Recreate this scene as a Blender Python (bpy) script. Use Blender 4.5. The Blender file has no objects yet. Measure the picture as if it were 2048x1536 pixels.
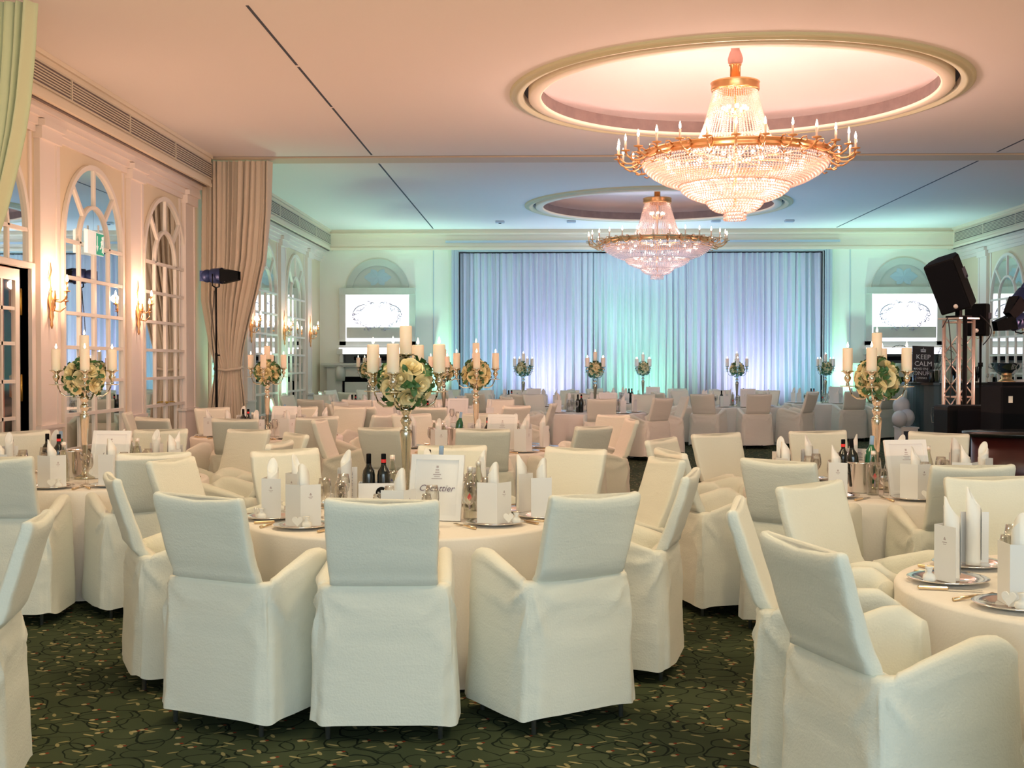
import bpy, math, random
import numpy as np
from mathutils import Vector, Matrix, noise
R=math.radians; PI=math.pi; sin=math.sin; cos=math.cos
random.seed(7)
sc=bpy.context.scene; COL=sc.collection
# ------------------------------------------------------------------ camera
F=2420.0; YAW=math.atan(68/F); PIT=math.atan(40/F); CZ=1.6
cam=bpy.data.cameras.new('camera'); cam.sensor_width=36; cam.lens=36*F/2048; cam.clip_start=.1; cam.clip_end=100
co=bpy.data.objects.new('camera',cam); COL.objects.link(co)
co.location=(0,0,CZ); co.rotation_euler=(PI/2-PIT,0,YAW); sc.camera=co
CR=co.rotation_euler.to_matrix()
def ray(px,py): return CR@Vector(((px-1024)/F,(768-py)/F,-1))
def atz(px,py,z):
    d=ray(px,py); t=(z-CZ)/d.z; return Vector((d.x*t,d.y*t,z))
def aty(px,py,Y):
    d=ray(px,py); t=Y/d.y; return Vector((d.x*t,Y,CZ+d.z*t))
# ------------------------------------------------------------------ world, light, exposure
sc.view_settings.view_transform='Standard'; sc.view_settings.look='None'; sc.view_settings.gamma=1
sc.view_settings.exposure=0.0
w=bpy.data.worlds.new('world'); sc.world=w; w.use_nodes=True
w.node_tree.nodes['Background'].inputs[0].default_value=(.75,.85,1,1); w.node_tree.nodes['Background'].inputs[1].default_value=.3
def light(kind,loc,power,col,size=.1,rot=(0,0,0),size_y=None,spot=None,blend=.8,to=None):
    l=bpy.data.lights.new('light_'+kind.lower(),kind); l.energy=power; l.color=col
    if kind=='AREA':
        l.size=size
        if size_y: l.shape='RECTANGLE'; l.size_y=size_y
    else: l.shadow_soft_size=size
    if kind=='SPOT': l.spot_size=R(spot); l.spot_blend=blend
    o=bpy.data.objects.new('light_'+kind.lower(),l); COL.objects.link(o); o.location=loc
    o.rotation_euler=(Vector(to)-Vector(loc)).to_track_quat('-Z','Y').to_euler() if to else rot
    return o
XC=2.2; XL=-5.44; XR=9.84; YB=29.0; YN=-7.0; ZC=4.79
WARM=(1,.66,.44); PEACH=(1,.60,.42); MINT=(.42,1,.70); LAV=(.70,.68,1); BLUE=(.45,.70,1)
# added cool fill behind the camera, standing in for unseen daylight
light('AREA',(XC-1,YN+.4,2.3),660,(.70,.89,1),11,size_y=3.2,to=(XC-1,10,1.2))
# added unseen warm lamps over the near tables, standing in for a presumed chandelier
for x,y,p in ((XC-.2,3.9,135),(XC-3.6,6.3,140),(XC+3.2,6.4,30)): light('POINT',(x,y,4.15),p,(1,.80,.50),.35)
# stage uplights standing on the floor along the far wall
for x,c,p in ((0.0,LAV,260),(4.9,LAV,260),(-1.55,(.3,.85,.95),90),(6.2,(.3,.85,.9),90)):
    light('SPOT',(x,27.95,.25),p*1.15,c,.06,spot=115,blend=1,to=(x,29.25,2.9))
light('SPOT',(2.3,27.98,.25),210,(.36,1,.66),.06,spot=120,blend=1,to=(2.3,29.25,2.6)); light('SPOT',(1.5,27.9,2.2),45,(.36,1,.66),.3,spot=110,blend=1,to=(2.2,29.3,3.2))  # second spot is added in mid-air to brighten the curtain top
for x in (-2.95,7.25): light('SPOT',(x,28.1,.25),380,MINT,.06,spot=80,blend=1,to=(x,28.95,2.6))
for x,y in ((-4.9,24.55),(9.3,24.3),(-4.9,19.9)): light('SPOT',(x,y,.25),220,MINT,.08,spot=95,blend=1,to=(x+(-.35 if x<0 else .35),y+.2,4))
for x,y,c,p in ((-3.6,27.2,(.55,1,.85),90),(8.2,27.2,(.45,.95,.9),150),(2.2,27.6,(.6,.7,1),150)):
    light('SPOT',(x,y,2.6),p,c,.2,spot=150,blend=1,to=(x,y,6))  # added mid-air spots washing the far ceiling, no fixtures built
light('AREA',(XC,24,1.25),165,(.12,.52,1),9,size_y=7,rot=(PI,0,0))  # added unseen area light tinting the far ceiling blue from below
# beams of the barn-door stage lamps at both sides
for a,b,p in (((-4.15,16.3,2.80),(1.2,13.2,.8),420),((8.75,14.9,2.2),(0,15.5,.8),420),((8.75,15.2,2.5),(1.5,21.5,.9),340),((-4.15,16.5,2.8),(1,21.5,.9),260)):
    light('SPOT',a,p,(1,.50,.42),.12,spot=75,blend=1,to=b)
# added unseen area light washing the front ceiling in peach from below
light('AREA',(1.4,12.0,1.0),235,(1,.53,.33),12,size_y=9.5,rot=(PI,0,0))
# ------------------------------------------------------------------ materials
def mat(name,col,rough=.6,metal=0,bump=0,bscale=40,spec=.5,sheen=0,var=0,vscale=3,emit=None,es=1,detail=3,coat=0,trans=0):
    m=bpy.data.materials.new(name); m.use_nodes=True; nt=m.node_tree; b=nt.nodes['Principled BSDF']
    b.inputs['Base Color'].default_value=(*col,1); b.inputs['Roughness'].default_value=rough; b.inputs['Metallic'].default_value=metal
    b.inputs['Specular IOR Level'].default_value=spec; b.inputs['Sheen Weight'].default_value=sheen; b.inputs['Coat Weight'].default_value=coat
    b.inputs['Transmission Weight'].default_value=trans
    if emit: b.inputs['Emission Color'].default_value=(*emit,1); b.inputs['Emission Strength'].default_value=es
    if bump or var:
        tc=nt.nodes.new('ShaderNodeTexCoord')
    if bump:
        n=nt.nodes.new('ShaderNodeTexNoise'); n.inputs['Scale'].default_value=bscale; n.inputs['Detail'].default_value=detail
        nt.links.new(tc.outputs['Object'],n.inputs['Vector'])
        bp=nt.nodes.new('ShaderNodeBump'); bp.inputs['Strength'].default_value=bump; bp.inputs['Distance'].default_value=.01
        nt.links.new(n.outputs['Fac'],bp.inputs['Height']); nt.links.new(bp.outputs['Normal'],b.inputs['Normal'])
    if var:
        n=nt.nodes.new('ShaderNodeTexNoise'); n.inputs['Scale'].default_value=vscale; n.inputs['Detail'].default_value=4
        nt.links.new(tc.outputs['Object'],n.inputs['Vector'])
        mx=nt.nodes.new('ShaderNodeMix'); mx.data_type='RGBA'
        mx.inputs[6].default_value=(*[c*(1-var) for c in col],1); mx.inputs[7].default_value=(*[min(1,c*(1+var)) for c in col],1)
        nt.links.new(n.outputs['Fac'],mx.inputs[0]); nt.links.new(mx.outputs[2],b.inputs['Base Color'])
    return m
M={}
M['chair']=mat('cover_cotton',(.78,.77,.66),.85,bump=.22,bscale=110,sheen=.15,var=.03,vscale=2,detail=6)
def wrinkles(m,sc_,st):   # soft sideways creases on top of the weave
    nt=m.node_tree; b=nt.nodes['Principled BSDF']; prev=b.inputs['Normal'].links[0].from_socket
    tc=nt.nodes.new('ShaderNodeTexCoord'); mp=nt.nodes.new('ShaderNodeMapping'); mp.inputs['Scale'].default_value=sc_
    n=nt.nodes.new('ShaderNodeTexNoise'); n.inputs['Scale'].default_value=1; n.inputs['Detail'].default_value=5; n.inputs['Distortion'].default_value=.8
    bp=nt.nodes.new('ShaderNodeBump'); bp.inputs['Strength'].default_value=st; bp.inputs['Distance'].default_value=.03
    nt.links.new(tc.outputs['Object'],mp.inputs[0]); nt.links.new(mp.outputs[0],n.inputs['Vector']); nt.links.new(n.outputs['Fac'],bp.inputs['Height'])
    nt.links.new(prev,bp.inputs['Normal']); nt.links.new(bp.outputs['Normal'],b.inputs['Normal'])
wrinkles(M['chair'],(3.5,5,13),.13)
M['cloth']=mat('tablecloth_cotton',(.83,.78,.70),.8,bump=.15,bscale=90,sheen=.1)
M['wall']=mat('cream_paint',(.80,.69,.50),.6)
M['pilas']=mat('white_paint',(.84,.75,.68),.5)
M['farwall']=mat('pale_wallpaper',(.80,.81,.72),.7)
M['ceil']=mat('ceiling_plaster',(.80,.75,.70),.85,bump=.08,bscale=60)
M['dome']=mat('dome_plaster',(.80,.72,.70),.85)
M['trimol']=mat('ceiling_moulding',(.62,.58,.36),.5)
M['trimcr']=mat('ceiling_lip',(.80,.72,.55),.6)
M['dark']=mat('dark_groove',(.05,.06,.08),.8)
M['darkbr']=mat('dark_band',(.16,.12,.11),.7,var=.3,vscale=8)
M['beam']=mat('partition_beam',(.62,.50,.36),.6)
M['bulk']=mat('bulkhead_paint',(.80,.70,.54),.6)
M['grille']=mat('grille_metal',(.62,.55,.42),.5)
M['drape']=mat('beige_drape',(.66,.56,.43),.8,bump=.15,bscale=150,sheen=.3)
M['green']=mat('olive_drape',(.66,.68,.42),.8,bump=.15,bscale=150,sheen=.3)
M['stage']=mat('stage_satin',(.62,.66,.74),.55,sheen=.4,bump=.1,bscale=60)
M['mirror']=mat('mirror_glass',(.82,.86,.86),.015,metal=1)
M['muntin']=mat('muntin_paint',(.86,.79,.70),.45)
M['gold']=mat('gilt_brass',(.80,.47,.22),.28,metal=1)
M['silver']=mat('champagne_silver',(.60,.57,.47),.13,metal=1)
M['steel']=mat('polished_steel',(.78,.78,.78),.12,metal=1)
M['plate']=mat('silver_charger',(.86,.84,.82),.12,metal=1)
M['gilt']=mat('gilt_cutlery',(.80,.62,.40),.2,metal=1)
M['leg']=mat('leg_steel',(.35,.36,.34),.35,metal=.9)
M['wax']=mat('candle_wax',(.90,.76,.60),.5); M['wax'].node_tree.nodes['Principled BSDF'].inputs['Subsurface Weight'].default_value=.3
M['flame']=mat('flame',(1,.8,.5),.5,emit=(1,.78,.5),es=12)
M['bulb']=mat('lit_bulb',(1,.85,.7),.5,emit=(1,.78,.58),es=9)
M['rose']=mat('rose_petal',(.88,.75,.42),.6,var=.12,vscale=20)
M['leaf']=mat('leaf_green',(.045,.13,.035),.45,var=.35,vscale=15)
M['paper']=mat('white_card',(.80,.80,.78),.7)
M['nap']=mat('white_napkin',(.86,.85,.80),.8,bump=.1,bscale=80)
M['lilac']=mat('lilac_page',(.58,.54,.72),.7)
M['ink']=mat('grey_ink',(.22,.17,.22),.7)
M['inkp']=mat('soft_ink',(.45,.38,.38),.7)
M['black']=mat('black_plastic',(.004,.0045,.005),.55,spec=.10,bump=.1,bscale=150)
M['blackcl']=mat('black_cloth',(.004,.005,.007),.9,spec=.15)
M['blk']=mat('black_glass',(.006,.008,.006),.12,coat=.5)
M['grn']=mat('green_glass',(.01,.12,.05),.1,coat=.5)
M['red']=mat('red_paint',(.75,.03,.03),.5)
M['blue']=mat('blue_foil',(.25,.42,.62),.4)
M['dblue']=mat('navy_paint',(.03,.05,.28),.5)
M['capw']=mat('silver_cap',(.8,.8,.75),.4,metal=.5)
M['white']=mat('white_gloss',(.84,.84,.82),.4)
M['teal']=mat('bar_front',(.035,.075,.09),.35,var=.3,vscale=2)
M['barb']=mat('bar_black',(.006,.009,.009),.25)
M['wood']=mat('dark_red_wood',(.06,.012,.010),.3,var=.3,vscale=4)
M['alu']=mat('truss_aluminium',(.72,.62,.55),.35,metal=.8)
M['brass']=mat('hinge_brass',(.62,.42,.10),.3,metal=.9)
M['corr']=mat('corridor_wall',(.62,.30,.20),.7)
M['corrd']=mat('corridor_red',(.12,.01,.012),.7)
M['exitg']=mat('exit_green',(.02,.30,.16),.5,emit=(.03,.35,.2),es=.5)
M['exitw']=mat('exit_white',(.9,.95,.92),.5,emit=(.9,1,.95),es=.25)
M['screen']=mat('light_box_panel',(.95,.95,1),.5,emit=(.93,.91,1),es=1.5)  # emission stands in for strip light washing a white panel
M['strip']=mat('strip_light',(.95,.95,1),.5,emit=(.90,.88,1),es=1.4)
M['marble']=mat('mantel_marble',(.56,.58,.52),.4,var=.12,vscale=3)
M['niche']=mat('niche_relief',(.52,.55,.50),.6)
M['ornb']=mat('blue_relief',(.42,.55,.62),.6)
M['orn']=mat('lilac_relief',(.50,.46,.56),.6)
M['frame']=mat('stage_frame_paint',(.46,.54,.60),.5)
M['bluel']=mat('lamp_blue',(.015,.03,.11),.4,metal=.4)
M['balloon']=mat('pearl_balloon',(.62,.66,.70),.3,coat=.5)
M['palm']=mat('palm_leaf',(.03,.07,.05),.5)
M['fabric']=mat('pink_sleeve',(.72,.45,.40),.8)
M['cable']=mat('cable',(.01,.01,.012),.6)
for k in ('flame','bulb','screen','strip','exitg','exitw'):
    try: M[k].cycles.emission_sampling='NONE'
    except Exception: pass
def glassmat(name,tint,fac,gl=.25):
    m=bpy.data.materials.new(name); m.use_nodes=True; nt=m.node_tree; nt.nodes.clear()
    o=nt.nodes.new('ShaderNodeOutputMaterial'); t=nt.nodes.new('ShaderNodeBsdfTransparent'); t.inputs[0].default_value=(*tint,1)
    g=nt.nodes.new('ShaderNodeBsdfGlossy'); g.inputs['Roughness'].default_value=.05
    lw=nt.nodes.new('ShaderNodeLayerWeight'); lw.inputs[0].default_value=fac
    mx=nt.nodes.new('ShaderNodeMixShader'); nt.links.new(lw.outputs['Facing'],mx.inputs[0])
    nt.links.new(t.outputs[0],mx.inputs[1]); nt.links.new(g.outputs[0],mx.inputs[2]); nt.links.new(mx.outputs[0],o.inputs[0]); return m
M['glass']=glassmat('clear_glass',(.97,.96,.94),.42)
M['doorglass']=glassmat('door_glass',(.95,.95,.95),.04)
M['water']=glassmat('bottle_glass',(.80,.82,.76),.5)
def crystal():
    m=bpy.data.materials.new('crystal'); m.use_nodes=True; nt=m.node_tree; nt.nodes.clear()
    o=nt.nodes.new('ShaderNodeOutputMaterial'); t=nt.nodes.new('ShaderNodeBsdfTranslucent'); t.inputs[0].default_value=(1,.88,.83,1)
    d=nt.nodes.new('ShaderNodeBsdfDiffuse'); d.inputs[0].default_value=(.9,.74,.70,1)
    g=nt.nodes.new('ShaderNodeBsdfGlossy'); g.inputs['Roughness'].default_value=.15; g.inputs[0].default_value=(1,.95,.9,1)
    a=nt.nodes.new('ShaderNodeMixShader'); a.inputs[0].default_value=.35; nt.links.new(t.outputs[0],a.inputs[1]); nt.links.new(d.outputs[0],a.inputs[2])
    b=nt.nodes.new('ShaderNodeMixShader'); b.inputs[0].default_value=.35; nt.links.new(a.outputs[0],b.inputs[1]); nt.links.new(g.outputs[0],b.inputs[2])
    nt.links.new(b.outputs[0],o.inputs[0]); return m
M['crystal']=crystal()
def carpet():
    m=bpy.data.materials.new('carpet'); m.use_nodes=True; nt=m.node_tree; N=nt.nodes; L=nt.links; b=N['Principled BSDF']; b.inputs['Roughness'].default_value=.95; b.inputs['Specular IOR Level'].default_value=.1
    tc=N.new('ShaderNodeTexCoord')
    def math_(op,a,bv=None,clamp=False):
        n=N.new('ShaderNodeMath'); n.operation=op; n.use_clamp=clamp
        for i,v in enumerate((a,bv)):
            if v is None: continue
            if isinstance(v,(int,float)): n.inputs[i].default_value=v
            else: L.new(v,n.inputs[i])
        return n.outputs[0]
    def mix(f,a,c):
        n=N.new('ShaderNodeMix'); n.data_type='RGBA'; L.new(f,n.inputs[0])
        for i,v in ((6,a),(7,c)):
            if isinstance(v,tuple): n.inputs[i].default_value=(*v,1)
            else: L.new(v,n.inputs[i])
        return n.outputs[2]
    nz=N.new('ShaderNodeTexNoise'); nz.inputs['Scale'].default_value=3; L.new(tc.outputs['Object'],nz.inputs['Vector'])
    base=mix(nz.outputs['Fac'],(.040,.055,.026),(.062,.078,.040))
    # swirling tendrils: rings of a warped cell pattern
    v=N.new('ShaderNodeTexVoronoi'); v.voronoi_dimensions='2D'; v.feature='F1'; v.inputs['Scale'].default_value=4.2; v.inputs['Randomness'].default_value=.9
    nv=N.new('ShaderNodeTexNoise'); nv.inputs['Scale'].default_value=4; L.new(tc.outputs['Object'],nv.inputs['Vector'])
    ad=N.new('ShaderNodeVectorMath'); ad.operation='MULTIPLY_ADD'; ad.inputs[1].default_value=(.16,.16,0); L.new(nv.outputs['Color'],ad.inputs[0]); L.new(tc.outputs['Object'],ad.inputs[2]); L.new(ad.outputs[0],v.inputs['Vector'])
    ring=math_('ABSOLUTE',math_('SUBTRACT',v.outputs['Distance'],.34)); ringf=math_('LESS_THAN',ring,.020)
    c1=mix(ringf,base,(.008,.014,.008))
    v2=N.new('ShaderNodeTexVoronoi'); v2.voronoi_dimensions='2D'; v2.inputs['Scale'].default_value=6.1; L.new(ad.outputs[0],v2.inputs['Vector'])
    c1=mix(math_('LESS_THAN',math_('ABSOLUTE',math_('SUBTRACT',v2.outputs['Distance'],.41)),.022),c1,(.010,.017,.009))
    # cream flecks: stretched small cells
    def fleck(scale,rot,thr,col,sx,under,seed):
        m0=N.new('ShaderNodeMapping'); m0.inputs['Rotation'].default_value=(0,0,rot); L.new(tc.outputs['Object'],m0.inputs['Vector'])
        mp=N.new('ShaderNodeMapping'); mp.inputs['Scale'].default_value=(sx,1,1); mp.inputs['Location'].default_value=(seed,seed*.7,0)
        L.new(m0.outputs[0],mp.inputs['Vector'])
        vv=N.new('ShaderNodeTexVoronoi'); vv.voronoi_dimensions='2D'; vv.inputs['Scale'].default_value=scale; L.new(mp.outputs[0],vv.inputs['Vector'])
        f=math_('LESS_THAN',vv.outputs['Distance'],thr); return mix(f,under,col)
    c2=fleck(9.5,.45,.07,(.30,.26,.12),.24,c1,1.3)
    c2=fleck(10,-.5,.065,(.26,.23,.10),.26,c2,3.7)
    c3=fleck(7,1.15,.06,(.27,.24,.11),.33,c2,5.1)
    c4=fleck(5.5,0,.075,(.34,.29,.15),1,c3,8.4)
    c5=fleck(5.5,0,.045,(.20,.03,.015),1,c4,8.385)
    L.new(c5,b.inputs['Base Color']); return m
M['carpet']=carpet()
# ------------------------------------------------------------------ mesh helpers
class MB:
    def __init__(s): s.v=[]; s.f=[]; s.sm=[]
    def add(s,v,f,smooth=False):
        o=len(s.v); s.v+= [tuple(p) for p in v]; s.f+=[tuple(i+o for i in q) for q in f]; s.sm+=[smooth]*len(f); return s
    def box(s,x0,x1,y0,y1,z0,z1,bev=0):
        if bev<=0:
            v=[(x0,y0,z0),(x1,y0,z0),(x1,y1,z0),(x0,y1,z0),(x0,y0,z1),(x1,y0,z1),(x1,y1,z1),(x0,y1,z1)]
            return s.add(v,[(0,3,2,1),(4,5,6,7),(0,1,5,4),(1,2,6,5),(2,3,7,6),(3,0,4,7)])
        b=bev; rings=[]
        for z,i in ((z0,b),(z0+b,0),(z1-b,0),(z1,b)):
            rings.append([(x0+b+i*.99,y0+i,z),(x1-b-i*.99,y0+i,z),(x1-i,y0+b+i*.99,z),(x1-i,y1-b-i*.99,z),(x1-b-i*.99,y1-i,z),(x0+b+i*.99,y1-i,z),(x0+i,y1-b-i*.99,z),(x0+i,y0+b+i*.99,z)])
        return s.loft(rings,caps=True,smooth=False)
    def loft(s,rings,caps=True,smooth=True,closed=True):
        n=len(rings[0]); v=[p for r in rings for p in r]; f=[]
        for j in range(len(rings)-1):
            for i in range(n if closed else n-1):
                a=j*n+i; b=j*n+(i+1)%n; f.append((a,b,b+n,a+n))
        if caps: f.append(tuple(range(n-1,-1,-1))); f.append(tuple((len(rings)-1)*n+i for i in range(n)))
        return s.add(v,f,smooth)
    def lathe(s,prof,n=24,c=(0,0,0),smooth=True,flute=0,fn=0,caps=True):
        rings=[]
        for r,z in prof:
            rings.append([(c[0]+r*(1-flute*(.5+.5*cos(fn*2*PI*i/n)) if flute else r)*cos(2*PI*i/n) if flute else c[0]+r*cos(2*PI*i/n),
                           c[1]+r*(1-flute*(.5+.5*cos(fn*2*PI*i/n)))*sin(2*PI*i/n) if flute else c[1]+r*sin(2*PI*i/n), c[2]+z) for i in range(n)])
        return s.loft(rings,caps=caps,smooth=smooth)
    def tube(s,pts,r,n=6,smooth=True):
        pts=[Vector(p) for p in pts]; rings=[]
        up=Vector((0,0,1))
        for i,p in enumerate(pts):
            d=(pts[min(i+1,len(pts)-1)]-pts[max(i-1,0)]).normalized()
            a=d.cross(up if abs(d.z)<.95 else Vector((1,0,0))).normalized(); b=d.cross(a)
            rr=r[i] if isinstance(r,(list,tuple)) else r
            rings.append([p+a*rr*cos(2*PI*k/n)+b*rr*sin(2*PI*k/n) for k in range(n)])
        return s.loft(rings,smooth=smooth)
    def ball(s,c,r,n=10,m=6,sz=1):
        return s.lathe([(max(r*sin(PI*j/m),r*.02),-r*sz*cos(PI*j/m)) for j in range(m+1)],n,c)
    def grid(s,fn,nu,nv,smooth=True):
        v=[fn(i/nu,j/nv) for j in range(nv+1) for i in range(nu+1)]
        f=[(j*(nu+1)+i,j*(nu+1)+i+1,(j+1)*(nu+1)+i+1,(j+1)*(nu+1)+i) for j in range(nv) for i in range(nu)]
        return s.add(v,f,smooth)
    def mesh(s,name,m):
        me=bpy.data.meshes.new(name); me.from_pydata(s.v,[],s.f); me.polygons.foreach_set('use_smooth',s.sm)
        me.materials.append(M[m] if isinstance(m,str) else m); me.update(); return me
def link(name,data,loc=(0,0,0),rot=(0,0,0),parent=None,kind=None,label=None,cat=None,group=None,scale=None):
    o=bpy.data.objects.new(name,data); COL.objects.link(o); o.location=loc
    o.rotation_euler=rot if not isinstance(rot,(int,float)) else (0,0,rot)
    if scale: o.scale=scale if isinstance(scale,tuple) else (scale,)*3
    if parent: o.parent=parent
    if kind: o['kind']=kind
    if label: o['label']=label
    if cat: o['category']=cat
    if group: o['group']=group
    return o
def P(name,mb,m,loc=(0,0,0),rot=(0,0,0),kids=(),kind=None,label=None):
    return dict(n=name,me=mb if isinstance(mb,(bpy.types.Mesh,bpy.types.Curve)) else mb.mesh(name,m),loc=loc,rot=rot,kids=kids,kind=kind,label=label)
def spawn(name,parts,loc,rot=0,label=None,cat=None,group=None,scale=None,kind=None):
    """parts: list of P; a single P whose name equals name becomes the thing itself"""
    if isinstance(parts,dict): root=link(name,parts['me'],loc,rot,None,kind,label,cat,group,scale); todo=[(root,k) for k in parts['kids']]
    else: root=link(name,None,loc,rot,None,kind,label,cat,group,scale); todo=[(root,k) for k in parts]
    while todo:
        par,p=todo.pop(0); o=link(p['n'],p['me'],p['loc'],p['rot'],par,p['kind'],p['label'])
        todo+=[(o,k) for k in p['kids']]
    return root
def S(name,mb,m,parent=None,label=None): return link(name,mb.mesh(name,m),parent=parent,kind='structure' if parent is None else None,label=label)
def text(name,body,size,m,extrude=.0005,shear=0,align='CENTER'):
    c=bpy.data.curves.new(name,'FONT'); c.body=body; c.size=size; c.extrude=extrude; c.shear=shear; c.align_x=align; c.align_y='CENTER'; c.resolution_u=2
    c.materials.append(M[m]); o=bpy.data.objects.new('tmp',c); COL.objects.link(o); bpy.context.view_layer.update()
    me=bpy.data.meshes.new_from_object(o.evaluated_get(bpy.context.evaluated_depsgraph_get())); bpy.data.objects.remove(o); me.name=name; return me
def bx(*a,**k): return MB().box(*a,**k)
# ------------------------------------------------------------------ room shell
S('floor',bx(XL-.3,XR+.3,YN,YB+.8,-.1,0),'carpet')
DY0,DY1,DZ=10.75,12.58,2.62     # doorway in the left wall
wl=MB(); wl.box(XL-.2,XL,YN,DY0,0,4.6).box(XL-.2,XL,DY1,YB,0,4.6).box(XL-.2,XL,DY0,DY1,DZ,4.6); S('wall_left',wl,'wall')
S('wall_right',bx(XR,XR+.2,YN,YB,0,4.6),'wall')
S('wall_near',bx(XL,XR,YN-.2,YN,0,ZC),'wall')
SX0,SX1,SZ=-2.10,6.62,4.30      # stage opening
wb=MB(); wb.box(XL,SX0,YB,YB+.2,0,4.6).box(SX1,XR,YB,YB+.2,0,4.6).box(SX0,SX1,YB,YB+.2,SZ,4.6); S('wall_back',wb,'farwall')
S('wall_stage',bx(SX0-.3,SX1+.3,YB+.65,YB+.75,0,4.6),'dark')
# ceiling with two oval (round) openings
RO=2.50
def holed(mb,x0,x1,y0,y1,cx,cy,r,z0,z1,n=96):
    out=[];inn=[]
    angs=sorted([2*PI*i/n for i in range(n)]+[math.atan2(y-cy,x-cx)%(2*PI) for x in (x0,x1) for y in (y0,y1)])
    for a in angs:
        c,s_=cos(a),sin(a); t=min((x1-cx)/c if c>1e-9 else 1e9,(x0-cx)/c if c<-1e-9 else 1e9,(y1-cy)/s_ if s_>1e-9 else 1e9,(y0-cy)/s_ if s_<-1e-9 else 1e9)
        out.append((cx+c*t,cy+s_*t)); inn.append((cx+c*r,cy+s_*r))
    k=len(angs); v=[(x,y,z0) for x,y in inn]+[(x,y,z0) for x,y in out]+[(x,y,z1) for x,y in inn]+[(x,y,z1) for x,y in out]; f=[]
    for i in range(k):
        j=(i+1)%k; f+=[(i,j,k+j,k+i),(2*k+i,3*k+i,3*k+j,2*k+j),(i,2*k+i,2*k+j,j)]
    mb.add(v,f)
CH=((XC+.03,14.4),(XC+.03,24.4))
ce=MB(); ce.box(XL-.2,XR+.2,YN,10.42,ZC,ZC+.12); holed(ce,XL-.2,XR+.2,10.50,18.55,*CH[0],RO,ZC,ZC+.12); holed(ce,XL-.2,XR+.2,19.12,YB+.8,*CH[1],RO,ZC,ZC+.12)
S('ceiling',ce,'ceil')
sl=MB(); sl.box(XL,XR,10.42,10.50,ZC+.02,ZC+.1).box(XL,XR,18.55,18.63,ZC+.01,ZC+.1); S('trim_1',sl,'dark')
S('trim_2',bx(XL,XR,18.63,19.12,ZC-.015,ZC+.1),'beam')
n_=3
for x in (-2.66,6.78):
    m=MB()
    for a,b in ((10.75,12.9),(12.98,15.0),(15.06,18.45),(19.25,28.5)): m.box(x-.014,x+.014,a,b,ZC-.003,ZC+.02)
    S('trim_%d'%n_,m,'dark'); n_+=1
for cx,cy in CH:
    S('trim_%d'%n_,MB().lathe([(2.66,ZC+.02),(2.66,ZC-.02),(2.63,ZC-.035),(2.60,ZC-.03),(2.585,ZC-.05),(2.55,ZC-.05),(2.53,ZC-.03),(2.50,ZC-.03),(2.50,ZC+.1)],128,(cx,cy,0),caps=False),'trimol'); n_+=1
    S('trim_%d'%n_,MB().lathe([(2.50,ZC-.0),(2.50,ZC+.06),(2.44,ZC+.06)],128,(cx,cy,0),caps=False),'dark'); n_+=1
    S('trim_%d'%n_,MB().lathe([(2.44,ZC+.12),(2.44,ZC-.045),(2.42,ZC-.055),(2.31,ZC-.055),(2.29,ZC-.045),(2.29,ZC-.02)],128,(cx,cy,0),caps=False),'trimcr'); n_+=1
    S('trim_%d'%n_,MB().lathe([(2.292,ZC-.02),(2.30,ZC+.13)],128,(cx,cy,0),caps=False),'darkbr'); n_+=1
    S('ceiling',MB().lathe([(2.75,ZC+.13)]+[(2.75*cos(t),ZC+.13+.55*sin(t)) for t in [PI/2*k/12 for k in range(1,12)]]+[(.01,ZC+.68)],96,(cx,cy,0),caps=False),'dome')
# bulkheads along the side walls and the far wall
def bulkhead(side,y0,y1):
    s=1 if side<0 else -1; xw=XL if side<0 else XR; xf=xw+s*.31; lo=lambda a,b:(min(a,b),max(a,b))
    m=MB(); m.box(*lo(xw,xf),y0,y1,4.33,ZC); m.box(*lo(xf,xf+s*.015),y0,y1,4.31,4.36); m.box(*lo(xf,xf+s*.03),y0,y1,ZC-.05,ZC)
    return m
n_=20
for side,y0,y1 in ((-1,YN,10.3),(-1,10.9,18.45),(-1,19.3,YB),(1,YN,18.45),(1,19.3,YB)):
    S('trim_%d'%n_,bulkhead(side,y0,y1),'bulk'); n_+=1
    xw=XL+.22 if side<0 else XR-.22
    S('trim_%d'%n_,bx(xw-.02,xw+.02,y0,y1,4.315,4.33),'darkbr'); n_+=1
S('trim_%d'%n_,bx(XL+.31,XR-.31,YB-.32,YB,4.33,ZC).box(XL+.31,XR-.31,YB-.35,YB-.32,4.30,4.36).box(XL+.31,XR-.31,YB-.36,YB-.32,4.66,4.70),'bulk'); n_+=1
# grilles: one unit = frame, slats
def grille(L):
    fr=MB(); fr.box(0,.012,0,L,.0,.02).box(0,.012,0,L,.23,.25).box(0,.014,0,.03,0,.25)
    sl=bx(0,.010,.03,L,-.006,.006)
    return [P('frame',fr,'grille'),P('backing',bx(-.001,.002,.02,L-.01,.02,.23),'darkbr')]+[P('slat',sl.mesh('slat','grille') if k==0 else None,'grille') for k in range(0)]
slm=bx(0,.010,.03,1.83,-.007,.007).mesh('slat','grille')
gr=grille(1.83); PS=['first','second','third','fourth','fifth','sixth','seventh','eighth','ninth','tenth']
def put_grille(side,y,lab):
    x=XL+.326 if side<0 else XR-.326
    ro=spawn('vent_grille',gr+[dict(n='slat',me=slm,loc=(0,0,.05+.03*k),rot=(0,0,0),kids=(),kind=None,label=None) for k in range(6)],(x,y if side<0 else y+1.83,4.42),0 if side<0 else PI,lab,'vent','vent grilles along the bulkheads')
for k in range(4): put_grille(-1,11.1+1.83*k,'cream slatted air grille in left bulkhead, %s from the beige curtain'%PS[3-k])
for k in range(5): put_grille(-1,19.5+1.83*k,'slatted air grille in left bulkhead beyond the beige curtain, %s from the far wall'%PS[4-k])
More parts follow.
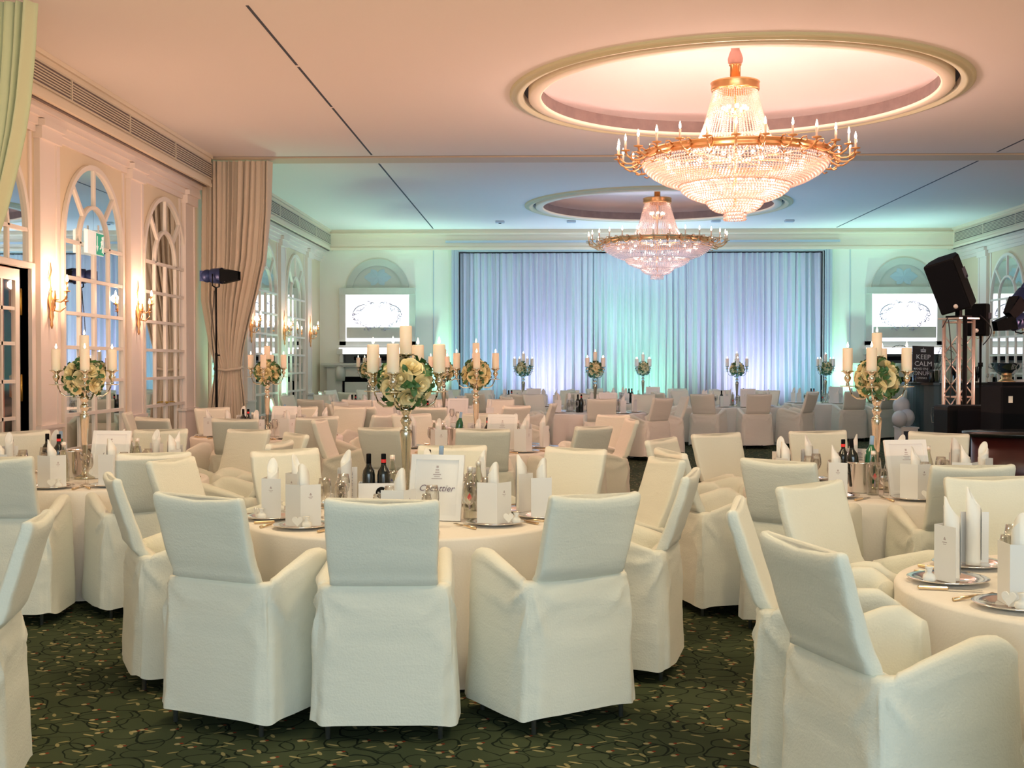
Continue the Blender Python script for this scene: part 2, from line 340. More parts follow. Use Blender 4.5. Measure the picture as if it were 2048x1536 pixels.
for k in range(4): put_grille(1,21.2+1.83*k,'slatted air grille in right bulkhead above the speaker, %s from the far wall'%PS[3-k])
# cornice under the bulkhead, wainscot ledge, pilasters
piers_l=[12.99-2.8,12.99,15.80,18.2,21.9,24.7,27.45]; piers_r=[24.7,27.45,21.9]
def wallparts(side,piers):
    global n_
    s=1 if side<0 else -1; xw=XL if side<0 else XR; q=lambda a:(min(xw,xw+s*a),max(xw,xw+s*a))
    segs=[(YN,18.5),(19.2,YB)]
    c=MB()
    for a,b in segs: c.box(*q(.16),a,b,4.27,4.33).box(*q(.12),a,b,4.21,4.27).box(*q(.07),a,b,4.13,4.21).box(*q(.035),a,b,4.06,4.13)
    for p in piers: c.box(*q(.10),p-.27,p+.27,4.0,4.13).box(*q(.14),p-.29,p+.29,4.13,4.2)
    S('trim_%d'%n_,c,'pilas'); n_+=1
    w_=MB(); segs2=[(YN,DY0),(DY1,YB)] if side<0 else [(YN,YB)]
    for p in piers:
        w_.box(*q(.09),p-.33,p+.33,.90,.94).box(*q(.065),p-.30,p+.30,0,.9)
    for a,b in segs2: w_.box(*q(.03),a,b,0,.22)
    S('baseboard_%s'%('left' if side<0 else 'right'),w_,'pilas')
    for p in piers:
        m=MB(); m.box(*q(.05),p-.24,p+.24,.94,4.02); m.box(*q(.065),p-.246,p-.20,.942,4.015).box(*q(.065),p+.20,p+.246,.942,4.015)
        m.box(*q(.02),p-.40,p-.345,.94,4.05).box(*q(.02),p+.345,p+.40,.94,4.05)
        S('trim_%d'%n_,m,'pilas'); n_+=1
wallparts(-1,piers_l); wallparts(1,piers_r)
# ------------------------------------------------------------------ arched mirror doors (setting), every pane its own part
RW=.94; ZS=3.0; TH=.022
def arch_frame():
    m=MB(); mw=.020
    def bar(y0,y1,z0,z1,d=.03): m.box(0,d,y0,y1,z0,z1)
    bar(-RW-.03,-RW+.02,.0,ZS,.04); bar(RW-.02,RW+.03,.0,ZS,.04)
    for y,t in ((-RW/2,mw),(0,.034),(RW/2,mw)): bar(y-t,y+t,.0,ZS)
    for z in (ZS,2.585,2.18,1.79,1.40,1.02,.62,.22): bar(-RW,RW,z-mw,z+mw,.034)
    bar(-RW,RW,0,.08,.034)
    def arc(r0,r1,d=.04,n=28):
        v=[];f=[]
        for i in range(n+1):
            a=PI*i/n; c,s_=cos(a),sin(a); v+=[(0,r0*c,ZS+r0*s_),(d,r0*c,ZS+r0*s_),(d,r1*c,ZS+r1*s_),(0,r1*c,ZS+r1*s_)]
        for i in range(n):
            for k in range(4): a=4*i+k; b=4*i+(k+1)%4; f.append((a,b,b+4,a+4))
        m.add(v,f)
    arc(RW-.03,RW+.03); arc(RW/2-.022,RW/2+.022,.034)
    for a in (45,90,135):
        a=R(a); c,s_=cos(a),sin(a); p=Vector((0,-s_,c))*.022; A=Vector((0,c,s_)); o=Vector((0,0,ZS)); v=[]
        for rr in (RW/2,RW-.01):
            for d in (0,.03):
                for sg in (-1,1): v.append(o+A*rr+p*sg+Vector((d,0,0)))
        m.add(v,[(0,1,3,2),(4,6,7,5),(0,2,6,4),(1,5,7,3),(2,3,7,6),(0,4,5,1)])
    return m.mesh('frame','muntin')
AF=arch_frame()
zrows=[.08,.22,.62,1.02,1.40,1.79,2.18,2.585,ZS]
pane_meshes=[]
for k in range(len(zrows)-1):
    h=zrows[k+1]-zrows[k]; pane_meshes.append(bx(0,.008,0,RW/2-.012,.012,h-.012).mesh('pane','mirror'))
def sector(r0,r1,a0,a1,n=8):
    v=[];f=[]
    for i in range(n+1):
        a=R(a0+(a1-a0)*i/n); c,s_=cos(a),sin(a)
        v+=[(.008,r0*c,r0*s_),(.008,r1*c,r1*s_)]
    for i in range(n): f.append((2*i,2*i+1,2*i+3,2*i+2))
    return MB().add(v,f).mesh('pane','mirror')
secs=[sector(RW/2+.01,RW-.02,a+.5,a+44.5) for a in (0,45,90,135)]+[sector(.001,RW/2-.01,a+.5,a+89.5) for a in (0,90)]
def mirror_door(name,side,yc,z0=0,lab=None,handles=False):
    s=1 if side<0 else -1; x=XL+.004 if side<0 else XR-.004
    r_=link(name,AF if z0==0 else AF_top,(x,yc,0),0 if side<0 else PI,kind='structure',label=lab)
    for k,me in enumerate(pane_meshes):
        if zrows[k]<z0-.01: continue
        for c in range(4): link('pane',me,(0,-RW+c*RW/2+.006,zrows[k]),parent=r_)
    for me in secs: link('pane',me,(0,0,ZS),parent=r_)
    if handles:
        h=MB(); h.tube([(.03,.07,1.06),(.08,.07,1.06),(.08,.19,1.05)],.011).tube([(.03,-.07,1.06),(.08,-.07,1.06),(.08,-.19,1.05)],.011).lathe([(.025,-.005),(.025,.005)],10,(.04,.07,1.06)).lathe([(.025,-.005),(.025,.005)],10,(.04,-.07,1.06))
        link('door_handle',h.mesh('door_handle','brass'),parent=r_)
    return r_
# the overdoor arch of the doorway keeps only the rows above it
_m=MB(); 
def arch_top():
    m=MB(); mw=.02
    m.box(0,.04,-RW-.03,-RW+.02,2.62,ZS).box(0,.04,RW-.02,RW+.03,2.62,ZS)
    for y,t in ((-RW/2,mw),(0,.034),(RW/2,mw)): m.box(0,.03,y-t,y+t,2.62,ZS)
    m.box(0,.034,-RW,RW,ZS-mw,ZS+mw).box(0,.05,-RW-.04,RW+.04,2.60,2.66)
    def arc(r0,r1,d=.04,n=28):
        v=[];f=[]
        for i in range(n+1):
            a=PI*i/n; c,s_=cos(a),sin(a); v+=[(0,r0*c,ZS+r0*s_),(d,r0*c,ZS+r0*s_),(d,r1*c,ZS+r1*s_),(0,r1*c,ZS+r1*s_)]
        for i in range(n):
            for k in range(4): a=4*i+k; b=4*i+(k+1)%4; f.append((a,b,b+4,a+4))
        m.add(v,f)
    arc(RW-.03,RW+.03); arc(RW/2-.022,RW/2+.022,.034)
    for a in (45,90,135):
        a=R(a); m.tube([(.015,RW/2*cos(a),ZS+RW/2*sin(a)),(.015,(RW-.01)*cos(a),ZS+(RW-.01)*sin(a))],.02,4,False)
    return m.mesh('frame','muntin')
AF_top=arch_top()
for me_k in (): pass
mirror_door('window_1',-1,11.58,2.585)
mirror_door('door_2',-1,14.40)
mirror_door('door_3',-1,17.12,handles=True)
mirror_door('door_4',-1,20.35)
mirror_door('door_5',-1,23.30)
mirror_door('door_6',-1,26.10)
mirror_door('door_7',1,26.10)
mirror_door('door_8',1,23.30)
# doorway, corridor and open glazed leaf
S('wall_corridor',bx(XL-2.2,XL-2.1,9.0,16,0,3.2).box(XL-2.1,XL-.2,15.9,16,0,3.2).box(XL-2.1,XL-.2,9,9.1,0,3.2),'corr')
S('trim_90',bx(XL-2.1,XL-2.05,9.1,15.9,0,1.0),'corrd'); S('ceiling_corridor',bx(XL-2.2,XL-.2,9,16,3.2,3.3),'ceil'); S('floor_corridor',bx(XL-2.2,XL,9,16,-.1,0),'corrd')
light('POINT',(XL-1.2,12.6,2.7),60,WARM,.15)
jb=MB(); jb.box(XL-.2,XL+.04,DY0-.06,DY0,0,DZ+.04).box(XL-.2,XL+.04,DY1,DY1+.09,0,DZ+.04).box(XL-.2,XL+.03,DY0,DY1,DZ,DZ+.05); S('trim_91',jb,'pilas')
lf=MB(); W=.80
lf.box(0,.045,0,.10,0,2.56).box(0,.045,W-.1,W,0,2.56).box(0,.045,.1,W-.1,0,.25).box(0,.045,.1,W-.1,2.44,2.56)
for z in (.62,1.02,1.40,1.79,2.15): lf.box(.005,.04,.1,W-.1,z-.018,z+.018)
lf.box(.005,.04,W/2-.018,W/2+.018,.25,2.44)
hz=MB().box(-.012,.012,-.065,.065,0,.22).box(-.02,.02,-.012,.012,-.01,.23)
dk=[P('pane',bx(.02,.024,.1,W-.1,.25,2.44),'doorglass')]+[P('hinge',hz,'brass',loc=(.06,.03,z)) for z in (1.24,2.12)]
spd=spawn('door_1',P('door_1',lf,'muntin',kids=dk),(XL-.02,DY1-.16,.02),R(180),kind='structure')
S('trim_92',bx(XL-.19,XL-.08,DY1-.15,DY1-.005,0,DZ-.02),'blackcl')  # black filler painting the dark gap between leaf and jamb
hg=MB(); 
for z in (1.22,2.12): hg.box(XL-.075,XL-.06,DY1-.15,DY1-.004,z,z+.26).tube([(XL-.05,DY1-.07,z-.01),(XL-.05,DY1-.07,z+.27)],.014)
link('door_hinge',hg.mesh('door_hinge','brass'),kind='structure')
# far wall: stage frame, panel seams, fireplaces
m=MB()
for w0,w1,d in ((0,.05,.10),(.05,.12,.06),(.12,.16,.03)):
    m.box(SX0-.16+w0,SX0-.16+w1,YB-d,YB+.1,0,SZ+.16-w0).box(SX1+.16-w1,SX1+.16-w0,YB-d,YB+.1,0,SZ+.16-w0).box(SX0-.16+w0,SX1+.16-w0,YB-d-.001,YB+.1,SZ+.16-w1,SZ+.16-w0)
m.box(SX0-.28,SX1+.28,YB-.36,YB-.0,SZ+.17,SZ+.22)
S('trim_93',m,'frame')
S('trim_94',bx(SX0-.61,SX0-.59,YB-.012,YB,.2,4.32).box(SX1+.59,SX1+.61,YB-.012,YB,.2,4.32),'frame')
S('baseboard_back',bx(XL,SX0-.2,YB-.03,YB,0,.2).box(SX1+.2,XR,YB-.03,YB,0,.2),'pilas')
def fireplace(xc,lab):
    k=[]
    # arch relief
    def arcb(r0,r1,y0,n=32,z0=3.36):
        v=[];f=[]
        for i in range(n+1):
            a=PI*i/n; c,s_=cos(a),sin(a); v+=[(r0*c,0,z0+r0*s_),(r0*c,-y0,z0+r0*s_),(r1*c,-y0,z0+r1*s_),(r1*c,0,z0+r1*s_)]
        for i in range(n):
            for q in range(4): a=4*i+q; b=4*i+(q+1)%4; f.append((a,b,b+4,a+4))
        return MB().add(v,f)
    k.append(P('arch_moulding',arcb(.60,.76,.05),'niche'))
    k.append(P('arch_panel',arcb(.01,.60,.012),'niche'))
    # blue cartouche
    v=[(0,-.05,3.68)]; n=40
    for i in range(n):
        a=2*PI*i/n; r=.17+.10*abs(cos(a))**1.5+.035*cos(6*a)+.012*cos(14*a); v.append((r*1.0*cos(a)*1.05,-.02,3.68+r*.95*sin(a)))
    k.append(P('cartouche',MB().add(v,[(0,1+i,1+(i+1)%n) for i in range(n)]),'ornb'))
    fb=MB(); fb.box(-.91,.91,-.16,0,3.26,3.42); fb.box(-.91,-.76,-.10,0,2.05,3.26).box(.76,.91,-.10,0,2.05,3.26).box(-.91,.91,-.10,0,2.03,2.14)
    k.append(P('surround',fb,'marble'))
    k.append(P('light_panel',bx(-.735,.735,-.13,-.1,2.48,3.24),'screen'))  # glow put into the material: white panel lit by the strips around it
    k.append(P('lower_panel',bx(-.735,.735,-.13,-.1,2.22,2.48),'marble'))  # unlit lower part of the panel, its shade given by greyer stone
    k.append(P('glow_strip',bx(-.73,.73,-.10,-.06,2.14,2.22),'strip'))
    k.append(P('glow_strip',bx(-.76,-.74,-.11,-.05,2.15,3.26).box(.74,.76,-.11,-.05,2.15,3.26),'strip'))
    # baroque oval ornament with scrolls, leaves
    o=MB(); rnd=random.Random(3)
    N=44
    for i in range(N):
        a=2*PI*i/N
        if abs(cos(a))<.25 and sin(a)>0 and i%4==0: continue
        rx=.52+.05*cos(4*a); rz=.30+.04*cos(6*a); c=(rx*cos(a),-.145,2.80+rz*sin(a)-.06)
        for q in range(2 if abs(cos(a))>.6 or sin(a)<-.3 else 1):
            rr=.018+.02*rnd.random(); ph=rnd.random()*6; cx=c[0]+(rnd.random()-.5)*.09; cz=c[2]+(rnd.random()-.5)*.07
            o.tube([(cx+rr*(1.4-t*.25)*cos(ph+t*1.1),-.14,cz+rr*(1.2-t*.25)*sin(ph+t*1.1)) for t in range(5)],[.004,.009,.010,.007,.002],5)
    for sgn in (-1,1):
        o.tube([(sgn*(.28+.30*sin(t*PI/2/6)),-.14,3.02-.24*(1-cos(t*PI/2/6))) for t in range(7)],[.004,.012,.015,.015,.015,.012,.004],5)
        o.tube([(sgn*(.05+.14*t/5),-.14,3.03+.04*sin(PI*t/5)) for t in range(6)],[.003,.01,.013,.013,.01,.003],5)
    k.append(P('ornament',o,'orn'))
    k.append(P('shelf_box',bx(-.95,.95,-.30,0,1.83,1.96).box(-.88,-.80,-.28,0,1.63,1.84).box(.80,.88,-.28,0,1.63,1.84),'marble'))
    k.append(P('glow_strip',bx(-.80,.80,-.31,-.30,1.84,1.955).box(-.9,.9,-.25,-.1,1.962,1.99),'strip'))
    k.append(P('niche_recess',bx(-.80,.80,-.10,-.05,1.63,1.83),'barb'))
    k.append(P('sound_bar',bx(-.55,.55,-.2,-.12,1.69,1.78),'blackcl'))
    ms=MB(); ms.box(-1.30,1.30,-.42,0,1.57,1.62).box(-1.24,1.24,-.38,0,1.53,1.57)
    ms.box(-1.18,-.82,-.30,0,0,1.53).box(.82,1.18,-.30,0,0,1.53).box(-.82,.82,-.28,0,1.30,1.53)
    for sx in (-1,1): ms.lathe([(.11,-.18),(.13,0),(.11,.18)],12,(sx*.86,-.30,1.38))
    k.append(P('mantelpiece',ms,'marble')); k.append(P('firebox',bx(-.82,.82,-.20,0,0,1.30),'blackcl')); k.append(P('fire_screen',bx(-.76,.76,-.26,-.22,.1,1.17),'marble'))
    spawn('fireplace',k,(xc,YB,0),0,lab,'fireplace','glowing ornamented fireplaces on the far wall')
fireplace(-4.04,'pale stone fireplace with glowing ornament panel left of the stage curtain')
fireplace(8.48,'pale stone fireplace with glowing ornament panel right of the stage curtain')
# ------------------------------------------------------------------ curtains
def edge(tab,y_depth):
    pts=[aty(px,py,y_depth) for px,py in tab]; return sorted([(p.z,p.x) for p in pts])
def interp(t,z):
    if z<=t[0][0]: return t[0][1]
    for (a,xa),(b,xb) in zip(t,t[1:]):
        if z<=b: return xa+(xb-xa)*(z-a)/(b-a)
    return t[-1][1]
def drape(redge,ledge,Y,nf,z0,z1,tie,amp,seed):
    rn=random.Random(seed); ph=[rn.random()*6 for _ in range(6)]
    def f(u,v):
        z=z0+(z1-z0)*v; xl=interp(ledge,z); xr=interp(redge,z)
        g=math.exp(-((z-tie)/.35)**2)
        uu=u+.012*sin(9*u+3*v+ph[0])
        a=amp*(1-.55*g)*(.7+.3*sin(5*u*PI+ph[1]))
        y=Y+a*sin(2*PI*nf*uu+.6*sin(3*v+ph[2]))+.35*a*sin(2*PI*nf*2.3*uu+ph[3]+2*v)
        y-=.10*(1-g)*sin(PI*u)*.3
        x=xl+(xr-xl)*u+.02*sin(2*PI*nf*u+1.2)
        return (x,y,z)
    m=MB().grid(f,nf*14,46); n=len(m.v)
    m2=MB(); m2.grid(lambda u,v:(lambda q:(q[0],q[1]+.012,q[2]))(f(1-u,v)),nf*14,46); m.add(m2.v,m2.f,True)
    return m
re_=edge([(541,322),(538,420),(530,520),(514,590),(498,650),(486,700),(480,738),(488,790),(496,860),(498,1000)],18.8)
le_=edge([(400,300),(400,600),(420,700),(432,738),(418,800),(408,860),(404,1000)],18.8)
c1=drape(re_,le_,18.82,13,.02,ZC-.03,1.52,.075,1)
tb=MB(); px0=interp(le_,1.5); px1=interp(re_,1.5); tb.tube([(px0-.03,18.88,1.55),(px0,18.72,1.53),((px0+px1)/2,18.66,1.50),(px1,18.72,1.53),(px1+.03,18.88,1.55)],.022,8)
spawn('curtain',P('curtain',c1,'drape',kids=[P('tieback',tb,'drape')]),(0,0,0),0,'beige pleated curtain tied back at the left wall behind the stage lamp','curtain')
re2=edge([(69,-60),(68,0),(62,100),(53,200),(43,265),(29,330),(12,400),(0,440),(-40,560),(-60,738),(-50,1000)],10.5)
c2=drape(re2,[(0,-5.42),(5,-5.42)],10.5,11,.02,ZC-.03,1.52,.075,5)
spawn('curtain',P('curtain',c2,'green'),(0,0,0),0,'olive green pleated curtain hanging at the top left corner','curtain')
# stage curtain: seven widths hung side by side
rn=random.Random(11)
def stage_curt(w_,seed):
    r2=random.Random(seed); nf=max(3,int(w_/.16)); K=[(.6+.8*r2.random(),r2.random()*6) for _ in range(nf+2)]
    def f(u,v):
        z=.03+(SZ-.02-.03)*v; t=(u+.05*sin(7*u+seed)*sin(PI*u))*nf; t=min(max(t,0),nf-.001); i=int(t); a,p=K[min(i,nf)]
        b=.075*a*(1.25-.7*v)
        y=b*cos(2*PI*t)+.018*sin(4*PI*t+p+2*v)+.012*sin(2*PI*nf*2.7*u*(1+.02*v)+p)*v
        return (w_*u+.035*sin(2.2*(1-v)+p)*(1-v)*sin(PI*u)+.01*sin(6*t),y,z)
    return MB().grid(f,nf*12,22)
xs=[SX0+.02,-1.62,-.62,1.10,2.05,3.35,4.02,5.95,SX1-.02]
for i in range(8):
    w_=xs[i+1]-xs[i]+.05
    spawn('stage_curtain',P('stage_curtain',stage_curt(w_,i+3),'stage'),(xs[i],YB+.32+.04*(i%2),0),0,'pleated satin stage curtain width, %s from the left end of the framed stage'%PS[i],'curtain','satin curtain widths across the stage')
# ------------------------------------------------------------------ chandeliers
OCT=np.array([(1,0,0),(0,1,0),(-1,0,0),(0,-1,0),(0,0,1.15),(0,0,-1.15)]); OF=np.array([(0,1,4),(1,2,4),(2,3,4),(3,0,4),(1,0,5),(2,1,5),(3,2,5),(0,3,5)])
def beads(pts,r):
    pts=np.array(pts); n=len(pts); v=(pts[:,None,:]+OCT[None]*r).reshape(-1,3); f=(OF[None]+6*np.arange(n)[:,None,None]).reshape(-1,3)
    me=bpy.data.meshes.new('beads'); me.from_pydata(v.tolist(),[],f.tolist()); me.materials.append(M['crystal']); me.update(); return me
def rows(prof,sp):
    out=[]
    L=[0]
    for (a,b),(c,d) in zip(prof,prof[1:]): L.append(L[-1]+math.hypot(c-a,d-b))
    n=int(L[-1]/sp)
    for k in range(n+1):
        s=L[-1]*k/n
        for i in range(len(L)-1):
            if s<=L[i+1]+1e-9:
                t=(s-L[i])/(L[i+1]-L[i]); r=prof[i][0]+(prof[i+1][0]-prof[i][0])*t; z=prof[i][1]+(prof[i+1][1]-prof[i][1])*t; break
        m_=max(6,int(2*PI*r/sp)); ph=.5*(k%2)
        out+=[(r*cos(2*PI*(j+ph)/m_),r*sin(2*PI*(j+ph)/m_),z) for j in range(m_)]
    return out
t1=[(1.09,-.06),(1.06,-.13),(.98,-.20),(.86,-.27),(.74,-.315),(.66,-.33)]
t2=[(.65,-.33),(.62,-.39),(.54,-.45),(.44,-.49),(.34,-.52)]
t3=[(.33,-.52),(.31,-.57),(.24,-.62),(.13,-.65)]
t4=[(.125,-.65),(.125,-.73)]
sp=.036
strands=[]
for k in range(64):
    a=2*PI*k/64
    for j in range(34):
        t=j/33; r=.255+.17*t+.07*t*t*t; z=.77-.70*t; strands.append((r*cos(a),r*sin(a),z))
NA=28
def ring_band():
    m=MB(); m.lathe([(1.10,-.05),(1.115,-.045),(1.12,-.02),(1.105,-.01),(1.105,.02),(1.125,.03),(1.12,.045),(1.08,.045),(1.08,-.05)],96,caps=False)
    return m
arm=MB(); arm.tube([(1.10,0,0),(1.16,0,-.055),(1.22,0,-.085),(1.29,0,-.085),(1.35,0,-.05),(1.38,0,.0)],[.012,.014,.013,.012,.011,.010],6)
arm.tube([(1.12,0,.02),(1.17,0,.055),(1.22,0,.05),(1.23,0,.01),(1.20,0,-.005),(1.185,0,.015)],.009,5)
arm.tube([(1.16,0,-.06),(1.14,0,-.11),(1.18,0,-.14),(1.22,0,-.125)],.009,5)
arm.lathe([(.012,0),(.05,.008),(.056,.018),(.02,.016)],12,(1.38,0,.0))
armm=arm.mesh('arm','gold'); cnd=MB().lathe([(.013,.015),(.013,.12)],8,(1.38,0,0)).mesh('candle_tube','wax')
flm=MB().lathe([(.003,.12),(.014,.137),(.015,.15),(.009,.18),(.002,.205)],8,(1.38,0,0)).mesh('bulb','bulb')
st=MB().lathe([(.27,.775),(.28,.78),(.285,.80),(.28,.86),(.29,.875),(.28,.885),(.06,.89)],48,caps=False)
tubeM=MB().lathe([(.062,.87),(.062,1.07),(.075,1.08),(.075,1.09)],20)
slv=MB().lathe([(.060,1.09),(.085,1.11),(.09,1.16),(.072,1.22),(.05,1.27),(.06,1.30),(.04,1.36),(.04,1.435)],20,flute=.18,fn=10)
inb=MB()
for k in range(8):
    a=2*PI*k/8; inb.ball((.13*cos(a),.13*sin(a),.58),.028,8,5)
for k in range(10):
    a=2*PI*k/10; inb.ball((.30*cos(a),.30*sin(a),.10),.028,8,5)
for k in range(14):
    a=2*PI*k/14; inb.ball((.78*cos(a),.78*sin(a),-.13),.028,8,5); inb.ball((.45*cos(a),.45*sin(a),-.30),.028,8,5)
inner=MB().tube([(0,0,-.6),(0,0,.87)],.018,8)
for k in range(8):
    a=2*PI*k/8; inner.tube([(0,0,.5),(.07*cos(a),.07*sin(a),.48),(.13*cos(a),.13*sin(a),.55)],.007,5)
    inner.tube([(0,0,-.04),(1.08*cos(a),1.08*sin(a),-.03)],.012,5)
def chand_parts():
    rings=MB()
    for r,z in ((.66,-.33),(.335,-.52),(.125,-.65)): rings.lathe([(r,z-.008),(r+.008,z),(r,z+.008),(r-.008,z)],48,caps=False)
    k=[P('rim',ring_band(),'gold',kids=[]),P('crown',st,'gold'),P('stem',tubeM,'gold'),P('sleeve',slv,'fabric'),P('inner_frame',inner,'gold'),P('tier_ring',rings,'gold'),
       P('lamp_bulbs',inb,'bulb',kind='stuff'),
       P('bead_basket',beads(strands,.0115),None,kind='stuff'),P('bead_bowl',beads(rows(t1,sp),.0165),None,kind='stuff'),
       P('bead_bowl',beads(rows(t2,sp),.0165),None,kind='stuff'),P('bead_bowl',beads(rows(t3,sp)+rows(t4,.03),.0165),None,kind='stuff')]
    for i in range(NA):
        k.append(dict(n='arm',me=armm,loc=(0,0,.0),rot=(0,0,2*PI*(i+.35)/NA),kind=None,label=None,kids=[dict(n='candle_tube',me=cnd,loc=(0,0,0),rot=(0,0,0),kids=(),kind=None,label=None),dict(n='bulb',me=flm,loc=(0,0,0),rot=(0,0,0),kids=(),kind=None,label=None)]))
    return k
chp=chand_parts()
for i,(cx,cy) in enumerate(CH):
    spawn('chandelier',chp,(cx,cy,4.04),0,('large crystal chandelier with lit candles under the nearer round recess','smaller looking crystal chandelier in front of the stage curtain')[i],'chandelier')
    g=1 if i==0 else .16
    for z,p in ((4.60,4),(4.15,18),(3.85,95),(3.62,45)): light('POINT',(cx,cy,z),p*g,(1,.66,.57),.08)
    for a in range(6): light('POINT',(cx+.8*cos(a*PI/3),cy+.8*sin(a*PI/3),3.98),26*g,(1,.66,.58),.05)
    for a in range(6): light('POINT',(cx+1.42*cos(a*PI/3+.26),cy+1.42*sin(a*PI/3+.26),4.36),11*g,(1,.60,.48),.08)
# ------------------------------------------------------------------ wall sconces
sb=MB(); sb.lathe([(.004,-.30),(.018,-.26),(.012,-.22),(.028,-.16),(.02,-.10),(.04,-.03),(.045,.03),(.02,.08),(.012,.12)],10,(.03,0,0))
sb.tube([(.02,0,.05),(.02,.02,.18),(.02,-.02,.26),(.02,.015,.33),(.02,0,.42)],[.012,.010,.012,.010,.004],6)
ARM=[]
for a,dz in ((-55,0),(0,.10),(55,0)):
    c,s_=cos(R(a)),sin(R(a)); q=MB(); rr=.17
    q.tube([(.03,0,-.06+dz),(.03+.04*c,.04*s_,-.10+dz),(.03+.10*c,.10*s_,-.11+dz),(.03+rr*c,rr*s_,-.06+dz),(.03+rr*c,rr*s_,-.0+dz)],.008,6)
    q.lathe([(.01,0),(.035,.006),(.038,.014),(.015,.014)],10,(.03+rr*c,rr*s_,dz))
    b=MB().lathe([(.012,.014),(.012,.11)],8,(.03+rr*c,rr*s_,dz)); e=MB().lathe([(.004,.11),(.016,.125),(.016,.145),(.006,.18),(.002,.19)],8,(.03+rr*c,rr*s_,dz))
    ARM.append(P('arm',q,'gold',kids=[P('candle_tube',b,'gold'),P('bulb',e,'bulb')]))
sconce=[P('back_plate',sb,'gold')]+ARM
sl_=['nearest the open glazed door','between the two nearer arched mirrors','peeking past the beige curtain','between the two far arched mirrors','by the far left corner']
for k,p in enumerate((12.99,15.80,21.9,24.7,27.45)):
    spawn('wall_sconce',sconce,(XL+.05,p,2.28),0,'gilt three-arm wall sconce '+sl_[k],'wall lamp','gilt sconces on the mirrored walls')
    light('POINT',(XL+.26,p,2.46),(42 if k<2 else 8),(1,.60,.40),.05)
spawn('wall_sconce',sconce,(XR-.05,24.7,2.28),PI,'gilt wall sconce on the right wall under the black floodlights','wall lamp','gilt sconces on the mirrored walls')
spawn('wall_sconce',sconce,(XR-.05,27.45,2.28),PI,'gilt wall sconce in the far right corner behind the speaker','wall lamp','gilt sconces on the mirrored walls')
# signs
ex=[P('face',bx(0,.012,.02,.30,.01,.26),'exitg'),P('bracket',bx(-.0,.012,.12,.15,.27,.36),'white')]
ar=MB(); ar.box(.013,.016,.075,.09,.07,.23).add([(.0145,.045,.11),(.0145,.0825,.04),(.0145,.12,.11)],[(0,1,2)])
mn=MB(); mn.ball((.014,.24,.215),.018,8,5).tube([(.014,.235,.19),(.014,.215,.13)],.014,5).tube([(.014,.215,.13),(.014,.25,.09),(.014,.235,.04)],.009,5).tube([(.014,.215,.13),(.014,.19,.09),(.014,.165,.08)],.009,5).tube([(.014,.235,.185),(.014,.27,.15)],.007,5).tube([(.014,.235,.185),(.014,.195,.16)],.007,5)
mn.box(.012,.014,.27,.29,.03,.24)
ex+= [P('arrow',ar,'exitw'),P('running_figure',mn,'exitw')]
spawn('exit_sign',P('exit_sign',bx(-.0,.03,-.26,.0,0,.27).box(-.01,0,-.28,.31,0,.28),'exitw',kids=ex),(XL+.07,14.25,2.90),0,'green and white emergency exit sign with arrow at the nearer arched mirror','sign')  # box added where the mirror shows the sign reflected
spawn('fire_sign',P('fire_sign',bx(0,.006,0,.13,0,.20),'red',kids=[P('icon',MB().tube([(.008,.065,.05),(.008,.065,.13)],.014,6).tube([(.008,.065,.14),(.008,.04,.16),(.008,.035,.11)],.004,5),'white')]),(XL+.03,18.05,1.90),0,'small red fire extinguisher sign on the cream wall by the curtain','sign')
# ceiling spots
cs=[P('housing',bx(-.10,.10,-.07,.07,-.05,0,bev=.01),'frame')]
for k,px in enumerate((1001,1142,1426,1570)):
    p=atz(px,445,ZC); spawn('ceiling_projector',cs+[P('lens',MB().lathe([(.03,-.065),(.035,-.05)],10),'dark')] if k==0 else cs,(p.x,27.0,ZC),0,'small grey box on the far ceiling, %s of four from the left'%PS[k],'ceiling lamp','small boxes on the far ceiling')
